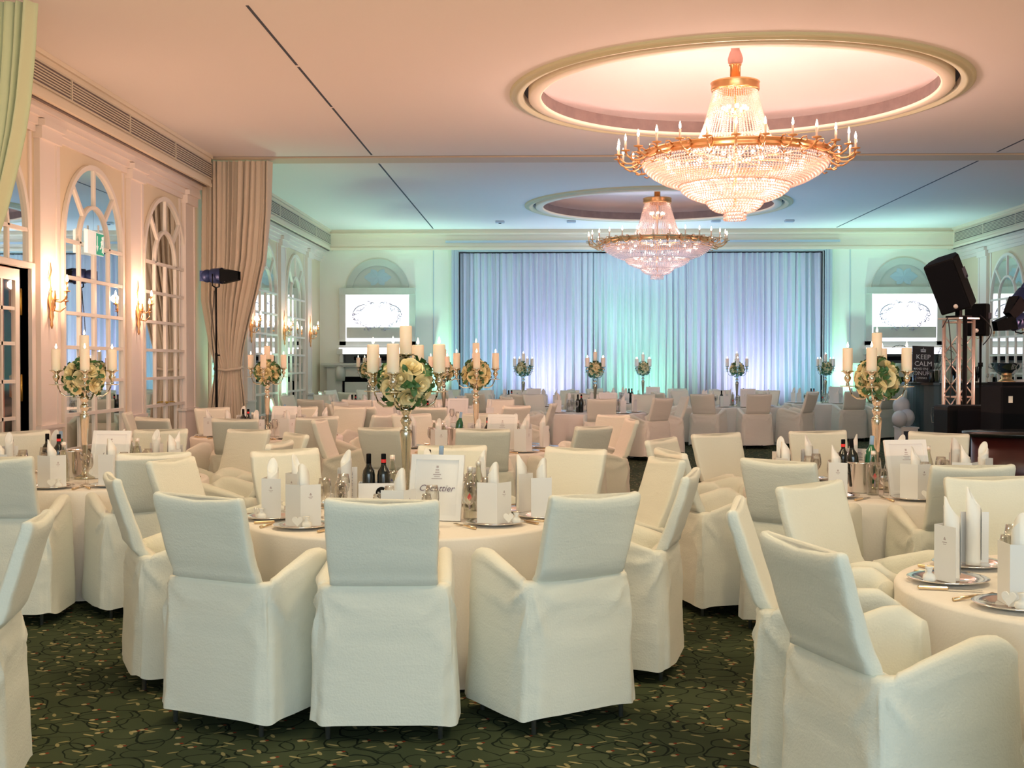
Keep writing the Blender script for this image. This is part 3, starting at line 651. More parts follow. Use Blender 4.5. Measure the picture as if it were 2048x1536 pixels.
# ------------------------------------------------------------------ covered armchairs
def chair_meshes(seed):
    rn=random.Random(seed); off=Vector((rn.random()*50,rn.random()*50,rn.random()*50))
    def nz(p,s=1): return noise.noise(Vector(p)*s+off)
    # backrest
    b=MB(); NR=36; rings=[]; zs=[.50,.58,.63,.648,.665,.69,.73,.78,.83,.88,.93,.97,1.0]
    sk=.006*rn.uniform(-1,1)
    for z in zs:
        t=(z-.6)/.434; low=max(0,min(1,(.665-z)/.03)); hw=(1-.14*low)*(.228+.014*max(0,t)); th=.038-.010*max(0,t); yc=-.246+.055*low+.010*math.exp(-((z-.67)/.018)**2)-.115*max(0,(z-.66)/.34)
        ring=[]
        for i in range(NR):
            a=2*PI*i/NR; c,s_=cos(a),sin(a); x=hw*math.copysign(abs(c)**.20,c); y=th*math.copysign(abs(s_)**.42,s_)
            top=1.0
            zz=z
            if z>.85: zz=z+(z-.85)/.15*(.022*(x/hw)**2+sk*x/hw-.006)
            wr=.009*math.exp(-((z-.66)/.07)**2)*sin(z*150+5*nz((x*3,0,z*2)))+.007*nz((x*6,y*6,z*14))*(1 if z<.98 else .4)
            ring.append((x+(.006*nz((z*9,1,x)) if abs(c)>.9 else 0),yc+y+wr*(1 if s_<0 else .6),zz))
        rings.append(ring)
    z=1.0; last=rings[-1]; cy=-.226-.022-.115
    for sc_,dz in ((.93,.014),(.72,.022),(.3,.025)):
        rings.append([(p[0]*(1-(1-sc_)*.12),cy+(p[1]-cy)*sc_,p[2]+dz) for p in last])
    b.loft(rings,caps=True)
    back=b.mesh('backrest','chair')
    # skirt with arms
    HX,HY=.300,.275; NC=112; pts=[]
    def plan(inset):
        hx,hy=HX-inset,HY-inset; out=[]
        for i in range(NC):
            a=2*PI*(i+.5)/NC; c,s_=cos(a),sin(a); e=.24
            yy=hy*math.copysign(abs(s_)**e,s_); out.append((hx*(1.01-.11*(yy/HY+1)/2)*math.copysign(abs(c)**e,c),yy))
        return out
    base=plan(0)
    def top(x,y):
        t=(y+HY)/(2*HY); arm=.655+.098*sin(min(1,t*1.10)*PI*.56)**1.5-(.20*max(0,t-.86)**1.3*3.2)
        if t<.10: arm=.655
        if abs(x)<.215 and y>0:
            k=min(1,(.215-abs(x))/.03); return arm*(1-k)+.47*k
        return arm
    tops=[top(x,y) for x,y in base]
    rings=[]; NZ=28
    fa=[rn.random()*6 for _ in range(4)]
    for j in range(NZ+1):
        v=j/NZ; ring=[]
        for i,(x,y) in enumerate(base):
            zt=tops[i]; hem=.070+.007*sin(2*2*PI*i/NC+fa[0])+.005*sin(5*2*PI*i/NC+fa[1])
            z=hem+(zt-.02-hem)*v; n=Vector((x/HX,y/HY)).normalized(); dn=1-v
            cn=max(0,min(abs(x)/HX,abs(y)/HY)-.80)/.2; d=.030*dn*(1-.45*cn)+.005*dn*sin(9*2*PI*i/NC+fa[2]+2*dn)*(1-cn)
            # folds radiating from the waist corners
            for sx in (-1,1):
                px,py=sx*.27,-.28
                if y<-.25: dx,dz=(x-px),(z-.645); rr=math.hypot(dx,dz); an=math.atan2(-dz,-sx*dx+1e-6)
                elif x*sx>.235: dx,dz=(y-py),(z-.645); rr=math.hypot(dx,dz); an=math.atan2(-dz,dx+1e-6)
                else: continue
                d+=(.020 if y>=-.25 else .013)*((1-abs(sin(an*4.2+fa[3]+sx)))**2.2-.25)*math.exp(-((rr-.15)/.12)**2)
            if y<-.25:   # swag folds across the back
                q_=z+2.6*x*x-.02; d+=.008*(1-abs(sin(13*q_+fa[1])))**1.5*math.exp(-((z-.50)/.17)**2)*.9-.002+.0045*nz((x*4+z*6,z*16-abs(x)*10,1.5))*dn**.3
            d+=.006*nz((x*5,y*5,z*4))+.002*nz((x*22,y*22,z*22))
            d-=.007*math.exp(-((z-.635)/.02)**2)*(1 if y<-.1 else 0)
            ring.append((x+n.x*d,y+n.y*d,z))
        rings.append(ring)
    for ins,dz,k in ((.010,-.004,0),(.030,.006,0),(.052,.004,0),(.070,-.012,0),(.078,-.05,1),(.082,None,2)):
        pl=plan(ins); rings.append([(x,y,(tops[i]+dz if tops[i]>.5 else .47) if dz is not None else .45) for i,(x,y) in enumerate(pl)])
    s=MB().loft(rings,caps=False); s.f.append(tuple(range(len(s.v)-NC,len(s.v)))); s.sm.append(False)
    skirt=s.mesh('skirt','chair')
    q=MB(); pl=plan(.085); q.loft([[(x,y,.44) for x,y in pl],[(x,y,.475) for x,y in pl],[(x*.94,y*.94,.492) for x,y in pl],[(x*.6,y*.6,.505) for x,y in pl],[(x*.1,y*.1,.508) for x,y in pl]])
    return back,skirt,q.mesh('seat','chair')
legm=MB().lathe([(.011,0),(.011,.44)],8).mesh('leg','leg')
CV=[chair_meshes(s) for s in range(6)]
D=lambda n,me,loc=(0,0,0),rot=(0,0,0),kids=():dict(n=n,me=me,loc=loc,rot=rot,kids=kids,kind=None,label=None)
CP=[[D('backrest',a),D('skirt',b),D('seat',c)]+[D('leg',legm,(x*(.94 if y>0 else 1),y,0)) for x in (-.24,.24) for y in (-.24,.20)] for a,b,c in CV]
# ------------------------------------------------------------------ table top pieces
def lathe_me(name,prof,m,n=20,**k): return MB().lathe(prof,n,**k).mesh(name,m)
plate_me=lathe_me('charger_plate',[(.001,.004),(.10,.003),(.105,.008),(.15,.016),(.155,.019),(.15,.021),(.104,.013),(.098,.008),(.001,.008)],'plate',36)
fork=MB(); fork.tube([(-.185,-.11,.006),(-.185,.0,.010),(-.185,.05,.007)],[.008,.005,.004],6); 
for dx in (-.009,-.003,.003,.009): fork.tube([(-.185+dx*.6,.045,.007),(-.185+dx,.06,.006),(-.185+dx,.105,.010)],.0016,4)
fork.box(-.196,-.174,.045,.062,.005,.008)
fork_me=fork.mesh('fork','gilt')
kn=MB(); kn.box(.178,.194,-.13,-.02,.001,.014,bev=.003); knb=MB().box(.180,.196,-.02,.10,.003,.006)
knife_parts=P('knife',kn,'gilt',kids=[P('blade',knb,'steel')])
ng=28
def napkin():
    m=MB(); rings=[]; n=20
    for j,z in enumerate((0,.02,.12,.19)):
        rings.append([(.033*cos(2*PI*i/n)*(1-.03*j),.028*sin(2*PI*i/n),z) for i in range(n)])
    rings.append([(.031*cos(2*PI*i/n),.026*sin(2*PI*i/n),.245+.080*(.5-.5*cos(2*PI*i/n-.7))**1.3) for i in range(n)])
    rings.append([(.022*cos(2*PI*i/n)+.0,.018*sin(2*PI*i/n),.242+.080*(.5-.5*cos(2*PI*i/n-.7))**1.3) for i in range(n)])
    rings.append([(.020*cos(2*PI*i/n),.016*sin(2*PI*i/n),.20) for i in range(n)])
    m.loft(rings)
    m.grid(lambda u,v:(.036*cos(PI*(.2+u*.9)),.031*sin(PI*(.2+u*.9)),.02+.2*v+.07*v*u),8,3)
    return m.mesh('napkin','nap')
nap_me=napkin()
def card(near):
    w_,h=.118,.215; m=MB(); A=R(38)
    def panel(sg): 
        c,s_=cos(A)*sg,sin(A); t=.0012; pts=[]
        o=Vector((0,-.052,0)); d=Vector((c,s_,0)); nn=Vector((-s_*sg,cos(A),0))
        return o,d,nn
    for sg in (-1,1):
        o,d,nn=panel(sg); v=[]
        for (a,z) in ((0,0),(w_,0),(w_,h),(0,h)):
            for e in (0,.0016): p=o+d*a+nn*e; v.append((p.x,p.y,z))
        m.add(v,[(0,2,4,6),(1,7,5,3),(0,1,3,2),(2,3,5,4),(4,5,7,6),(6,7,1,0)])
    kids=[]
    if near:
        pr=MB(); em=MB()
        for sg in (-1,1):
            o,d,nn=panel(sg)
            z=h-.03; k=0
            while z>.03:
                L=.06 if k%3 else .035; a0=w_/2-L/2; v=[]
                for a,zz in ((a0,z),(a0+L,z),(a0+L,z+.0028),(a0,z+.0028)): p=o+d*a+nn*.0019; v.append((p.x,p.y,zz))
                pr.add(v,[(0,1,2,3)]); k+=1; z-=.009 if k%5 else .018
        o,d,nn=panel(1)
        for (a0,a1,z0,z1) in ((.052,.064,.160,.166),(.055,.061,.166,.172),(.045,.071,.150,.153),(.050,.066,.143,.145)):
            v=[]
            for a,zz in ((a0,z0),(a1,z0),(a1,z1),(a0,z1)): p=o+d*a-nn*.0004; v.append((p.x,p.y,zz))
            em.add(v,[(3,2,1,0)])
        kids=[P('printed_text',pr,'ink'),P('emblem',em,'inkp')]
    return P('menu_card',m,'paper',kids=kids)
card_near=card(True); card_far=card(False)
hm=MB(); v=[]; n=24
for i in range(n):
    t=2*PI*i/n; v.append((.0018*16*sin(t)**3*.95,0,.0018*(13*cos(t)-5*cos(2*t)-2*cos(3*t)-cos(4*t))+.034))
hv=[(x,-.003,z) for x,_,z in v]+[(x,.003,z) for x,_,z in v]
hm.add(hv,[tuple(range(n-1,-1,-1)),tuple(range(n,2*n))]+[(i,(i+1)%n,n+(i+1)%n,n+i) for i in range(n)])
bag=MB().lathe([(.022,0),(.030,.010),(.026,.025),(.010,.036),(.014,.048),(.020,.056)],12,(.045,.01,0),flute=.2,fn=4)
favour=[P('heart_tag',hm,'nap'),P('favour_bag',bag,'glass' if False else 'nap')]
gl_me=MB().lathe([(.034,0),(.034,.003),(.006,.006),(.0035,.02),(.0035,.085),(.008,.095),(.030,.118),(.038,.145),(.036,.18),(.030,.215),(.0295,.215),(.035,.18),(.037,.145),(.029,.119),(.004,.10)],16,caps=False).mesh('wine_glass','glass')
gl2_me=MB().lathe([(.030,0),(.030,.003),(.005,.006),(.003,.02),(.003,.075),(.016,.095),(.027,.12),(.026,.15),(.021,.175),(.0205,.175),(.025,.15),(.026,.12),(.004,.088)],16,caps=False).mesh('wine_glass','glass')
def wine(cap,glass):
    body=MB().lathe([(.001,0),(.036,0),(.038,.01),(.038,.19),(.034,.215),(.018,.24),(.014,.26),(.014,.27)],18)
    c=MB().lathe([(.0148,.245),(.0150,.31),(.0135,.315),(.001,.315)],14)
    k=[P('capsule',c,cap)]
    if cap=='blackcl': k.append(P('collar',MB().lathe([(.0155,.262),(.0157,.282)],14,caps=False),'red'))
    return P('wine_bottle',body,glass,kids=k)
WB={'red':wine('blackcl','blk'),'green':wine('blue','grn'),'black':wine('black','blk')}
def waterb(col):
    body=MB().lathe([(.001,.0),(.036,0),(.038,.008),(.036,.05),(.040,.10),(.036,.15),(.022,.205),(.014,.235),(.0135,.262)],18)
    cap=MB().lathe([(.0155,.262),(.0155,.285),(.001,.287)],12)
    lb=MB(); lb.add([(0,-.0405,.145),(.014,-.0405,.12),(0,-.0415,.10),(-.014,-.0405,.12)],[(0,3,2,1)]); 
    st_=MB().add([(-.004,-.0413,.055),(.004,-.0413,.055),(.004,-.0413,.092),(-.004,-.0413,.092)],[(0,1,2,3)])
    return P('water_bottle',body,'water',kids=[P('cap',cap,'capw'),P('label',lb,col),P('label',st_,'ink')])
WT={'red':waterb('red'),'blue':waterb('dblue')}
bucket=P('ice_bucket',MB().lathe([(.001,0),(.062,0),(.068,.01),(.085,.19),(.092,.195),(.092,.203),(.084,.20),(.064,.02),(.001,.015)],24),'steel',
   kids=[P('handle',MB().tube([(s*.083,0,.165),(s*.11,0,.16),(s*.115,0,.13),(s*.10,0,.115),(s*.082,0,.13)],.006,6),'steel') for s in (-1,1)])
def signboard(txt,near):
    W_,H=.30,.36; m=MB()
    m.box(-W_/2,-W_/2+.028,-.012,.006,0,H).box(W_/2-.028,W_/2,-.012,.006,0,H).box(-W_/2+.028,W_/2-.028,-.012,.006,0,.028).box(-W_/2+.028,W_/2-.028,-.012,.006,H-.028,H)
    k=[P('sheet',bx(-W_/2+.026,W_/2-.026,-.003,.002,.026,H-.026),'paper'),P('prop',MB().box(-.03,.03,.005,.009,.02,.25),'white',rot=(R(-24),0,0),loc=(0,.012,.03))]
    if near:
        em=MB(); z=H-.06
        for a,b,dz in ((-.006,.006,.012),(-.010,.010,.006),(-.012,.012,.004),(-.022,.022,.004),(-.016,.016,.003),(-.030,.030,.003)):
            em.box(a,b,-.0045,-.003,z-dz,z); z-=dz+.008
        k.append(P('emblem',em,'inkp'))
        k.append(dict(n='lettering',me=text('lettering',txt,.050,'ink',shear=.35),loc=(0,-.005,.175),rot=(PI/2,0,0),kids=(),kind=None,label=None))
    return P('sign_frame',m,'white',kids=k)
wbx=MB().box(-.115,.115,-.06,-.055,0,.15).box(-.115,.115,.055,.06,0,.15).box(-.115,-.11,-.055,.055,0,.15).box(.11,.115,-.055,.055,0,.15).box(-.11,.11,-.055,.055,0,.004)
wine_box=P('wine_box',wbx,'white',kids=[P('label',MB().lathe([(.034,-.001),(.034,.001)],24).mesh('label','black'),None,loc=(.02,-.0615,.095),rot=(PI/2,0,0)),
   dict(n='lettering',me=text('lettering','BLACK',.015,'white'),loc=(.02,-.064,.095),rot=(PI/2,0,0),kids=(),kind=None,label=None)])
# candelabra
stm=MB(); prof=[(.001,0),(.075,0),(.078,.012),(.05,.022),(.028,.035),(.020,.06),(.026,.075),(.016,.09),(.013,.12)]
stm.lathe(prof,24)
stm.lathe([(.013,.12),(.016,.18),(.023,.30),(.032,.43),(.035,.465),(.033,.48)],32,flute=.10,fn=16)
stm.lathe([(.033,.48),(.022,.49),(.020,.505),(.030,.52),(.033,.535),(.024,.55),(.016,.56),(.026,.575),(.032,.59),(.034,.60),(.022,.615),(.015,.63),(.022,.645),(.032,.65),(.030,.665),(.012,.68),(.010,.90)],20)
ca=MB(); ca.tube([(.02,0,.665),(.045,0,.635),(.085,0,.612),(.13,0,.612),(.165,0,.635),(.182,0,.675),(.190,0,.72),(.195,0,.755)],[.006,.007,.007,.007,.007,.006,.006,.006],6)
ca.tube([(.06,0,.63),(.05,0,.60),(.03,0,.605),(.03,0,.63)],.004,5)
ca.lathe([(.001,.690),(.05,.694),(.052,.698),(.001,.700)],16,(.195,0,0))
ca.lathe([(.008,.700),(.012,.71),(.008,.72),(.022,.74),(.026,.755),(.016,.768),(.014,.775),(.030,.79),(.045,.797),(.047,.802),(.001,.802)],16,(.195,0,0))
cc=MB().lathe([(.012,.885),(.028,.893),(.047,.899),(.048,.905),(.001,.905)],16)
cand=[P('stem',stm,'silver'),P('cup',cc,'silver')]+[P('arm',ca,'silver',rot=(0,0,a)) for a in (0,PI/2,PI,3*PI/2)]
for k in (3,4,5): cand[k]['me']=cand[2]['me']
candle=P('candle',MB().lathe([(.001,0),(.033,0),(.034,.004),(.034,.150),(.031,.155),(.006,.152)],20),'wax',kids=[P('wick',MB().tube([(0,0,.15),(0,0,.164)],.0015,4),'black'),P('flame',MB().lathe([(.001,.158),(.007,.164),(.008,.172),(.004,.185),(.0008,.196)],8),'flame')])
# roses
def rose(seed):
    rn=random.Random(seed); m=MB()
    for ringi,(np_,r0,h,lean) in enumerate(((3,.012,.040,.1),(4,.020,.038,.35),(5,.029,.032,.65),(6,.038,.022,.95))):
        for k in range(np_):
            a0=2*PI*k/np_+ringi*.7+rn.random()*.3; wd=2*PI/np_*.72
            def f(u,v,a0=a0,wd=wd,r0=r0,h=h,lean=lean):
                a=a0+(u-.5)*wd*2*(1-.15*v); r=r0*(.35+.65*math.sin(v*PI/2))+lean*.014*v*v-.004*abs(u-.5)*v*(1 if lean>.5 else 0)
                edge_=1-(2*abs(u-.5))**3*.35
                return (r*cos(a),r*sin(a),h*v*edge_-.012)
            m.grid(f,4,3)
    m.ball((0,0,.012),.012,8,5,1.6)
    m.v=[(x*1.32,y*1.32,z*1.2) for x,y,z in m.v]
    return m.mesh('rose','rose')
rose_me=[rose(i) for i in range(3)]
def leafy(nl,seed,R0=.135):
    rn=random.Random(seed); m=MB(); m.ball((0,0,0),.095,14,8)
    for i in range(nl):
        z=rn.uniform(-.95,.9); a=rn.random()*2*PI; q=math.sqrt(1-z*z); d=Vector((q*cos(a),q*sin(a),z)); t=d.cross(Vector((rn.uniform(-1,1),rn.uniform(-1,1),rn.uniform(-1,1)))).normalized(); s=d.cross(t)
        L=rn.uniform(.042,.062); w_=L*.36; o=d*(R0-.04)
        p=[o,o+t*L*.3+d*.03+s*w_,o+t*L*.35+d*.022,o+t*L*.3+d*.03-s*w_,o+t*L*.75+d*.045+s*w_*.8,o+t*L*.8+d*.036,o+t*L*.75+d*.045-s*w_*.8,o+t*L*1.15+d*.035]
        m.add(p,[(0,1,2),(0,2,3),(1,4,5,2),(2,5,6,3),(4,7,5),(5,7,6)],True)
    return m.mesh('foliage','leaf')
LF=[leafy(80,1,.155),leafy(80,2,.155)]
def bouquet(var,nr):
    k=[dict(n='foliage',me=LF[var%2],loc=(0,0,0),rot=(0,0,0),kids=(),kind='stuff',label=None)]
    rn=random.Random(var+9)
    for i in range(nr):
        z=.85-1.55*(i+.5)/nr; a=i*2.39996+var; q=math.sqrt(1-z*z); d=Vector((q*cos(a),q*sin(a),z)); e=d.to_track_quat('Z','Y').to_euler()
        k.append(dict(n='rose',me=rose_me[i%3],loc=tuple(d*.118),rot=tuple(e),kids=(),kind=None,label=None))
    return k
BQ=[bouquet(i,15) for i in range(3)]
# tablecloths
def cloth_mesh(seed):
    rn=random.Random(seed); n=120; nf=rn.randint(11,14); ph=rn.random()*6; rings=[]
    rings.append([(.02*cos(2*PI*i/n),.02*sin(2*PI*i/n),.75) for i in range(n)])
    for r,z in ((.5,.75),(.86,.75),(.882,.747),(.890,.735)): rings.append([(r*cos(2*PI*i/n),r*sin(2*PI*i/n),z) for i in range(n)])
    for j in range(1,10):
        v=j/9; ring=[]
        for i in range(n):
            a=2*PI*i/n; r=.882+.018*v+.032*v**.7*(sin(nf*a+ph+.5*sin(3*a))+.35*sin(2.0*nf*a+1.3))
            ring.append((r*cos(a),r*sin(a),.735-.72*v))
        rings.append(ring)
    return MB().loft(rings,caps=False).mesh('tablecloth','cloth')
CL=[cloth_mesh(i) for i in range(4)]
tbl=[P('tabletop',MB().lathe([(.001,.715),(.86,.715),(.86,.742),(.001,.742)],48),'wood')]+[P('leg',MB().tube([(x*.45,y*.45,0),(x*.35,y*.35,.715)],.02,8),'leg') for x in (-1,1) for y in (-1,1)]
# ------------------------------------------------------------------ tables
T={ # name: centre, phrase, given chairs {seat:(px,py)}, skip, detail, candelabra angle, variant
 'front':dict(c=(812,6.7),ph='front centre table',ch={0:(765,1003),1:(1188,992),2:(1382,948),3:(1331,920),4:(1153,899),5:(905,894),6:(585,905),7:(355,921),8:(225,955),9:(398,995)},st={1:(990,1050),0:(800,1070),9:(605,1056),8:(541,1038),2:(1088,1036)},lv=3,ca=-14),
 'near':dict(xy=(2.24,4.6),ph='bottom right table',ch={9:(1.47,2.96),8:(1633,1096),7:(1513,1012),6:(1648,974),5:(1985,957)},skip=(0,1,2,3,4),rot={8:-12},lv=3,ca=None),
 'right':dict(xy=(2.25,8.3),ph='right candelabra table',ch={0:(1940,932),9:(1572,922),8:(1393,903),7:(1322,880),6:(1432,869),5:(1634,863),4:(1900,863)},skip=(1,2),lv=3,ca=-25),
 'left':dict(xy=(-3.41,8.85),ph='left candelabra table',ch={0:(-14,918),1:(308,909),2:(523,886),3:(592,869),4:(499,861),5:(310,862),6:(60,867)},skip=(7,8,9),lv=3,ca=22),
 'curt':dict(xy=(-3.29,14.2),ph='beige curtain table',ch={0:(470,839),1:(624,834),2:(770,830),4:(716,813),5:(600,815),6:(441,818),7:(322,826),9:(305,837)},skip=(3,8),lv=2,ca=0),
 'mid':dict(xy=(-.70,12.1),ph='second centre table',ch={0:(964,860),1:(1162,853),2:(1258,840),3:(1238,831),4:(1130,829),6:(830,831),8:(672,841),9:(761,857)},skip=(7,),lv=2,ca=5),
 'pair':dict(xy=(-1.48,17.5),ph='third centre table',ch={0:(858,816),1:(990,811),2:(1073,808),4:(1014,799)},lv=1,ca=20),
 'yell':dict(xy=(.86,21.2),ph='yellow rose table',ch={0:(1203,798),1:(1313,797),2:(1357,793),9:(1088,796)},lv=1,ca=45),
 'lav':dict(xy=(3.83,24.4),ph='right lavender curtain table',ch={9:(1404,789),0:(1507,788),1:(1600,787),2:(1632,786)},lv=1,ca=85),
 'mint':dict(xy=(2.11,26.4),ph='mint curtain table',ch={},lv=1,ca=45),
 'lavl':dict(xy=(-.46,24.6),ph='left lavender curtain table',ch={0:(1046,789)},lv=1,ca=25),
 'bar':dict(xy=(6.10,26.6),ph='barside table',ch={0:(1680,782),9:(1589,780)},lv=1,ca=45),
 'fire':dict(xy=(-3.07,20.9),ph='left fireplace table',ch={0:(710,802),9:(606,801)},lv=1,ca=30),
 'fold':dict(xy=(-3.0,25.2),ph='fireplace corner table',ch={},lv=0,ca=None),
}
SEAT=['near side','near right','right, nearer','right, farther','far right','far side','far left','left, farther','left, nearer','near left']
SEATW=['nearest seat','near right seat','right seat, nearer','right seat, farther','far right seat','farthest seat','far left seat','left seat, farther','left seat, nearer','near left seat']
VIEW=['seen from behind','seen from behind, angled','seen side-on','turned side-on','facing the camera, angled','facing the camera','facing the camera, angled','turned side-on','seen side-on','seen from behind, angled']
chairs=[]; rn=random.Random(5)
for key,t in T.items():
    if 'xy' in t: cx,cy=t['xy']
    else: q=aty(t['c'][0],900,t['c'][1]); cx,cy=q.x,q.y
    t['x'],t['y']=cx,cy
    for k in range(10):
        base=R(-88 if key!='right' else -84)+k*2*PI/10
        if k in t['ch']:
            u,v=t['ch'][k]
            p=Vector((u,v)) if u<50 and v<50 else atz(u,v,1.028).xy
            d=p-Vector((cx,cy)); a=math.atan2(d.y,d.x); r=max(d.length,1.50 if t['lv']==3 else 1.60)
            if r>1.95: r=1.95
        else:
            if k in t.get('skip',()): continue
            a=base+rn.uniform(-.06,.06); r=1.65+rn.uniform(-.02,.05)
        rb=r-.36; x,y=cx+rb*cos(a),cy+rb*sin(a)
        if y>27.5 or x<XL+.3 or x>XR-.3: continue
        if any((x-q[0])**2+(y-q[1])**2<(.64 if k not in t['ch'] else .56)**2 for q in chairs): print('skip',key,k); continue
        chairs.append((x,y))
        spawn('covered_armchair',CP[rn.randrange(6)],(x,y,0),a+PI/2+rn.uniform(-.03,.03)+R(t.get('rot',{}).get(k,0)),
          'white slip-covered armchair %s, %s of %s'%(VIEW[k],SEAT[k],t['ph']),'chair','slip-covered armchairs around the tables')
        t.setdefault('seats',[]).append((k,a))
    ph=t['ph']; ph0=ph
    z=.752
    spawn('round_table',tbl,(cx,cy,0),rn.random(),'round banquet table hidden under its white cloth, '+ph0,'table','round banquet tables')
    spawn('tablecloth',D('tablecloth',CL[rn.randrange(4)]),(cx,cy,0),rn.random()*6,'floor-length white tablecloth on '+ph,'tablecloth','white cloths on the round tables')
    lv=t['lv']
    for k in range(10):
        sa=[a for kk,a in t.get('seats',()) if kk==k]
        if sa: a=sa[0]
        elif key in('near','left','right'): a=R(-88)+k*2*PI/10
        elif lv<2: continue
        else: a=R(-88)+k*2*PI/10
        ux,uy=cos(a),sin(a); pr=.69; px,py=cx+pr*ux,cy+pr*uy; rz=a+PI/2; sw=SEATW[k]
        if k in t.get('st',{}): p_=atz(*t['st'][k],.75); px,py=p_.x,p_.y
        L='%s of %s'%(sw,ph)
        rr=rz+rn.uniform(-.5,.5)
        if lv>=1:
            spawn('charger_plate',D('charger_plate',plate_me),(px,py,z),rz,'round silver charger plate, '+L,'plate','silver charger plates')
            spawn('menu_card',card_near if lv>=2 else card_far,(px,py,z+.009),rr,'folded white menu card standing, '+L,'menu card','standing menu cards')
            spawn('rolled_napkin',D('rolled_napkin',nap_me),(px-.012*ux+.0*uy,py-.012*uy,z+.009),rr+PI*rn.uniform(-.6,.6),'tall rolled white napkin with pointed tip, '+L,'napkin','rolled white napkins')
        if lv>=3:
            spawn('heart_favour',favour,(px+.085*ux-.03*uy,py+.085*uy+.03*ux,z+.012),rr,'small white heart favour on plate, '+L,'favour','heart favours on the plates')
        if lv>=2:
            spawn('fork',D('fork',fork_me),(px,py,z),rz,'gilt fork left of plate, '+L,'fork','gilt forks')
            spawn('knife',knife_parts,(px,py,z),rz,'gilt-handled knife right of plate, '+L,'knife','gilt-handled knives')
        for j,(dr,dt) in enumerate(((.42,.16),(.46,-.12))):
            if lv<1 and j: continue
            spawn('wine_glass',D('wine_glass',(gl_me,gl2_me)[j]),(cx+dr*ux-dt*uy,cy+dr*uy+dt*ux,z),0,'%s clear wine glass behind plate, %s'%(('tall','short')[j],L),'wine glass','clear wine glasses')
    # centre pieces
    if t['ca'] is not None:
        ca_=R(t['ca']); nm='tall silver candelabra with four arms on '+ph
        spawn('candelabra',cand,(cx,cy,z),ca_,nm,'candelabra','silver candelabras on the tables')
        spawn('rose_bouquet',BQ[rn.randrange(3)],(cx,cy,z+.745),rn.random()*6,'ball of cream roses in the candelabra of '+ph,'bouquet','cream rose balls in the candelabras')
        nm4=['left','front','right','back']
        for j in range(4):
            a=ca_+j*PI/2; wx=cos(a); wy=sin(a)
            pos='right' if wx>.71 else 'left' if wx<-.71 else 'back' if wy>0 else 'front'
            if abs(abs(wx)-abs(wy))<.05: pos=('back ' if wy>0 else 'front ')+('right' if wx>0 else 'left')
            spawn('pillar_candle',candle,(cx+.195*wx,cy+.195*wy,z+.802),0,'lit cream candle on the %s candelabra arm, %s'%(pos,ph),'candle','lit pillar candles')
        spawn('pillar_candle',candle,(cx,cy,z+.905),0,'tallest lit cream candle, centre of the candelabra, '+ph,'candle','lit pillar candles')
    def item(n,parts,u,v,lab,cat,rz=0,dz=0,tilt=0,yy=None,grp=None):
        p=atz(u,v,.75) if yy is None else aty(u,v,yy)
        spawn(n,parts,(p.x,p.y,z+dz),(tilt,0,rz),lab+' on '+ph,cat,grp)
    if key=='front':
        item('table_sign',signboard('Cocottier',True),868,1042,'white framed sign lettered in script','sign',R(-12),tilt=R(-14))
        item('wine_box',wine_box,757,1016,'white wine box with black oval label','box',R(6))
        p=atz(757,1016,.75)
        for dx,c,l in ((-.058,'black','black-capped'),(.03,'red','red-collared')): spawn('wine_bottle',WB[c],(p.x+dx*1.0+.0,p.y+.005,z+.004),0,l+' dark wine bottle standing in the wine box','bottle','wine bottles')
        item('water_bottle',WT['red'],940,1038,'clear water bottle with red diamond label, left of pair,','bottle'); item('water_bottle',WT['blue'],957,1022,'clear water bottle with blue diamond label, right of pair,','bottle')
        item('water_bottle',WT['blue'],785,1003,'capped clear water bottle left of the candelabra stem','bottle')
        item('ice_bucket',bucket,893,1003,'shiny steel ice bucket behind the framed sign','ice bucket',R(10))
        p=atz(893,1003,.75); spawn('wine_bottle',WB['green'],(p.x-.045,p.y+.0,z+.03),(R(4),R(3),0),'green wine bottle with pale blue capsule in the ice bucket','bottle')
        item('wine_bottle',WB['black'],858,1000,'slim dark wine bottle leaning left behind the sign','bottle',tilt=R(3))
    elif key=='right':
        item('ice_bucket',bucket,1722,985,'shiny steel ice bucket left of the candelabra','ice bucket')
        p=atz(1722,985,.75)
        spawn('wine_bottle',WB['black'],(p.x-.04,p.y,z+.04),(0,R(-5),0),'dark wine bottle leaning left inside the right table ice bucket','bottle')
        spawn('wine_bottle',WB['green'],(p.x+.05,p.y,z+.06),(0,R(4),0),'dark green wine bottle leaning right inside the right table ice bucket','bottle')
        item('wine_bottle',WB['red'],1686,968,'dark wine bottle with red collar','bottle')
        item('water_bottle',WT['red'],1746,990,'clear water bottle with red diamond label','bottle'); item('water_bottle',WT['blue'],1778,985,'clear water bottle with blue diamond label','bottle')
        item('water_bottle',WT['red'],1856,975,'clear water bottle with red label right of the sign','bottle')
        item('table_sign',signboard('Lucky',True),1822,990,'white framed sign with small emblem','sign',R(14),tilt=R(-14))
    elif key=='left':
        item('ice_bucket',bucket,143,955,'steel ice bucket left of the candelabra','ice bucket')
        item('wine_bottle',WB['red'],118,952,'dark wine bottle with red collar','bottle'); item('wine_bottle',WB['green'],122,942,'green wine bottle with pale blue capsule','bottle')
        item('wine_bottle',WB['black'],95,950,'dark wine bottle with black capsule','bottle')
        item('water_bottle',WT['red'],128,963,'clear water bottle with red diamond label','bottle')
        item('water_bottle',WT['blue'],262,950,'clear water bottle with blue label right of the sign','bottle'); item('water_bottle',WT['red'],275,952,'clear water bottle with red label right of the sign','bottle')
        item('table_sign',signboard('Le Bar',True),215,958,'white framed sign with small emblem','sign',R(-8),tilt=R(-14))
    elif key!='near' and lv>0:
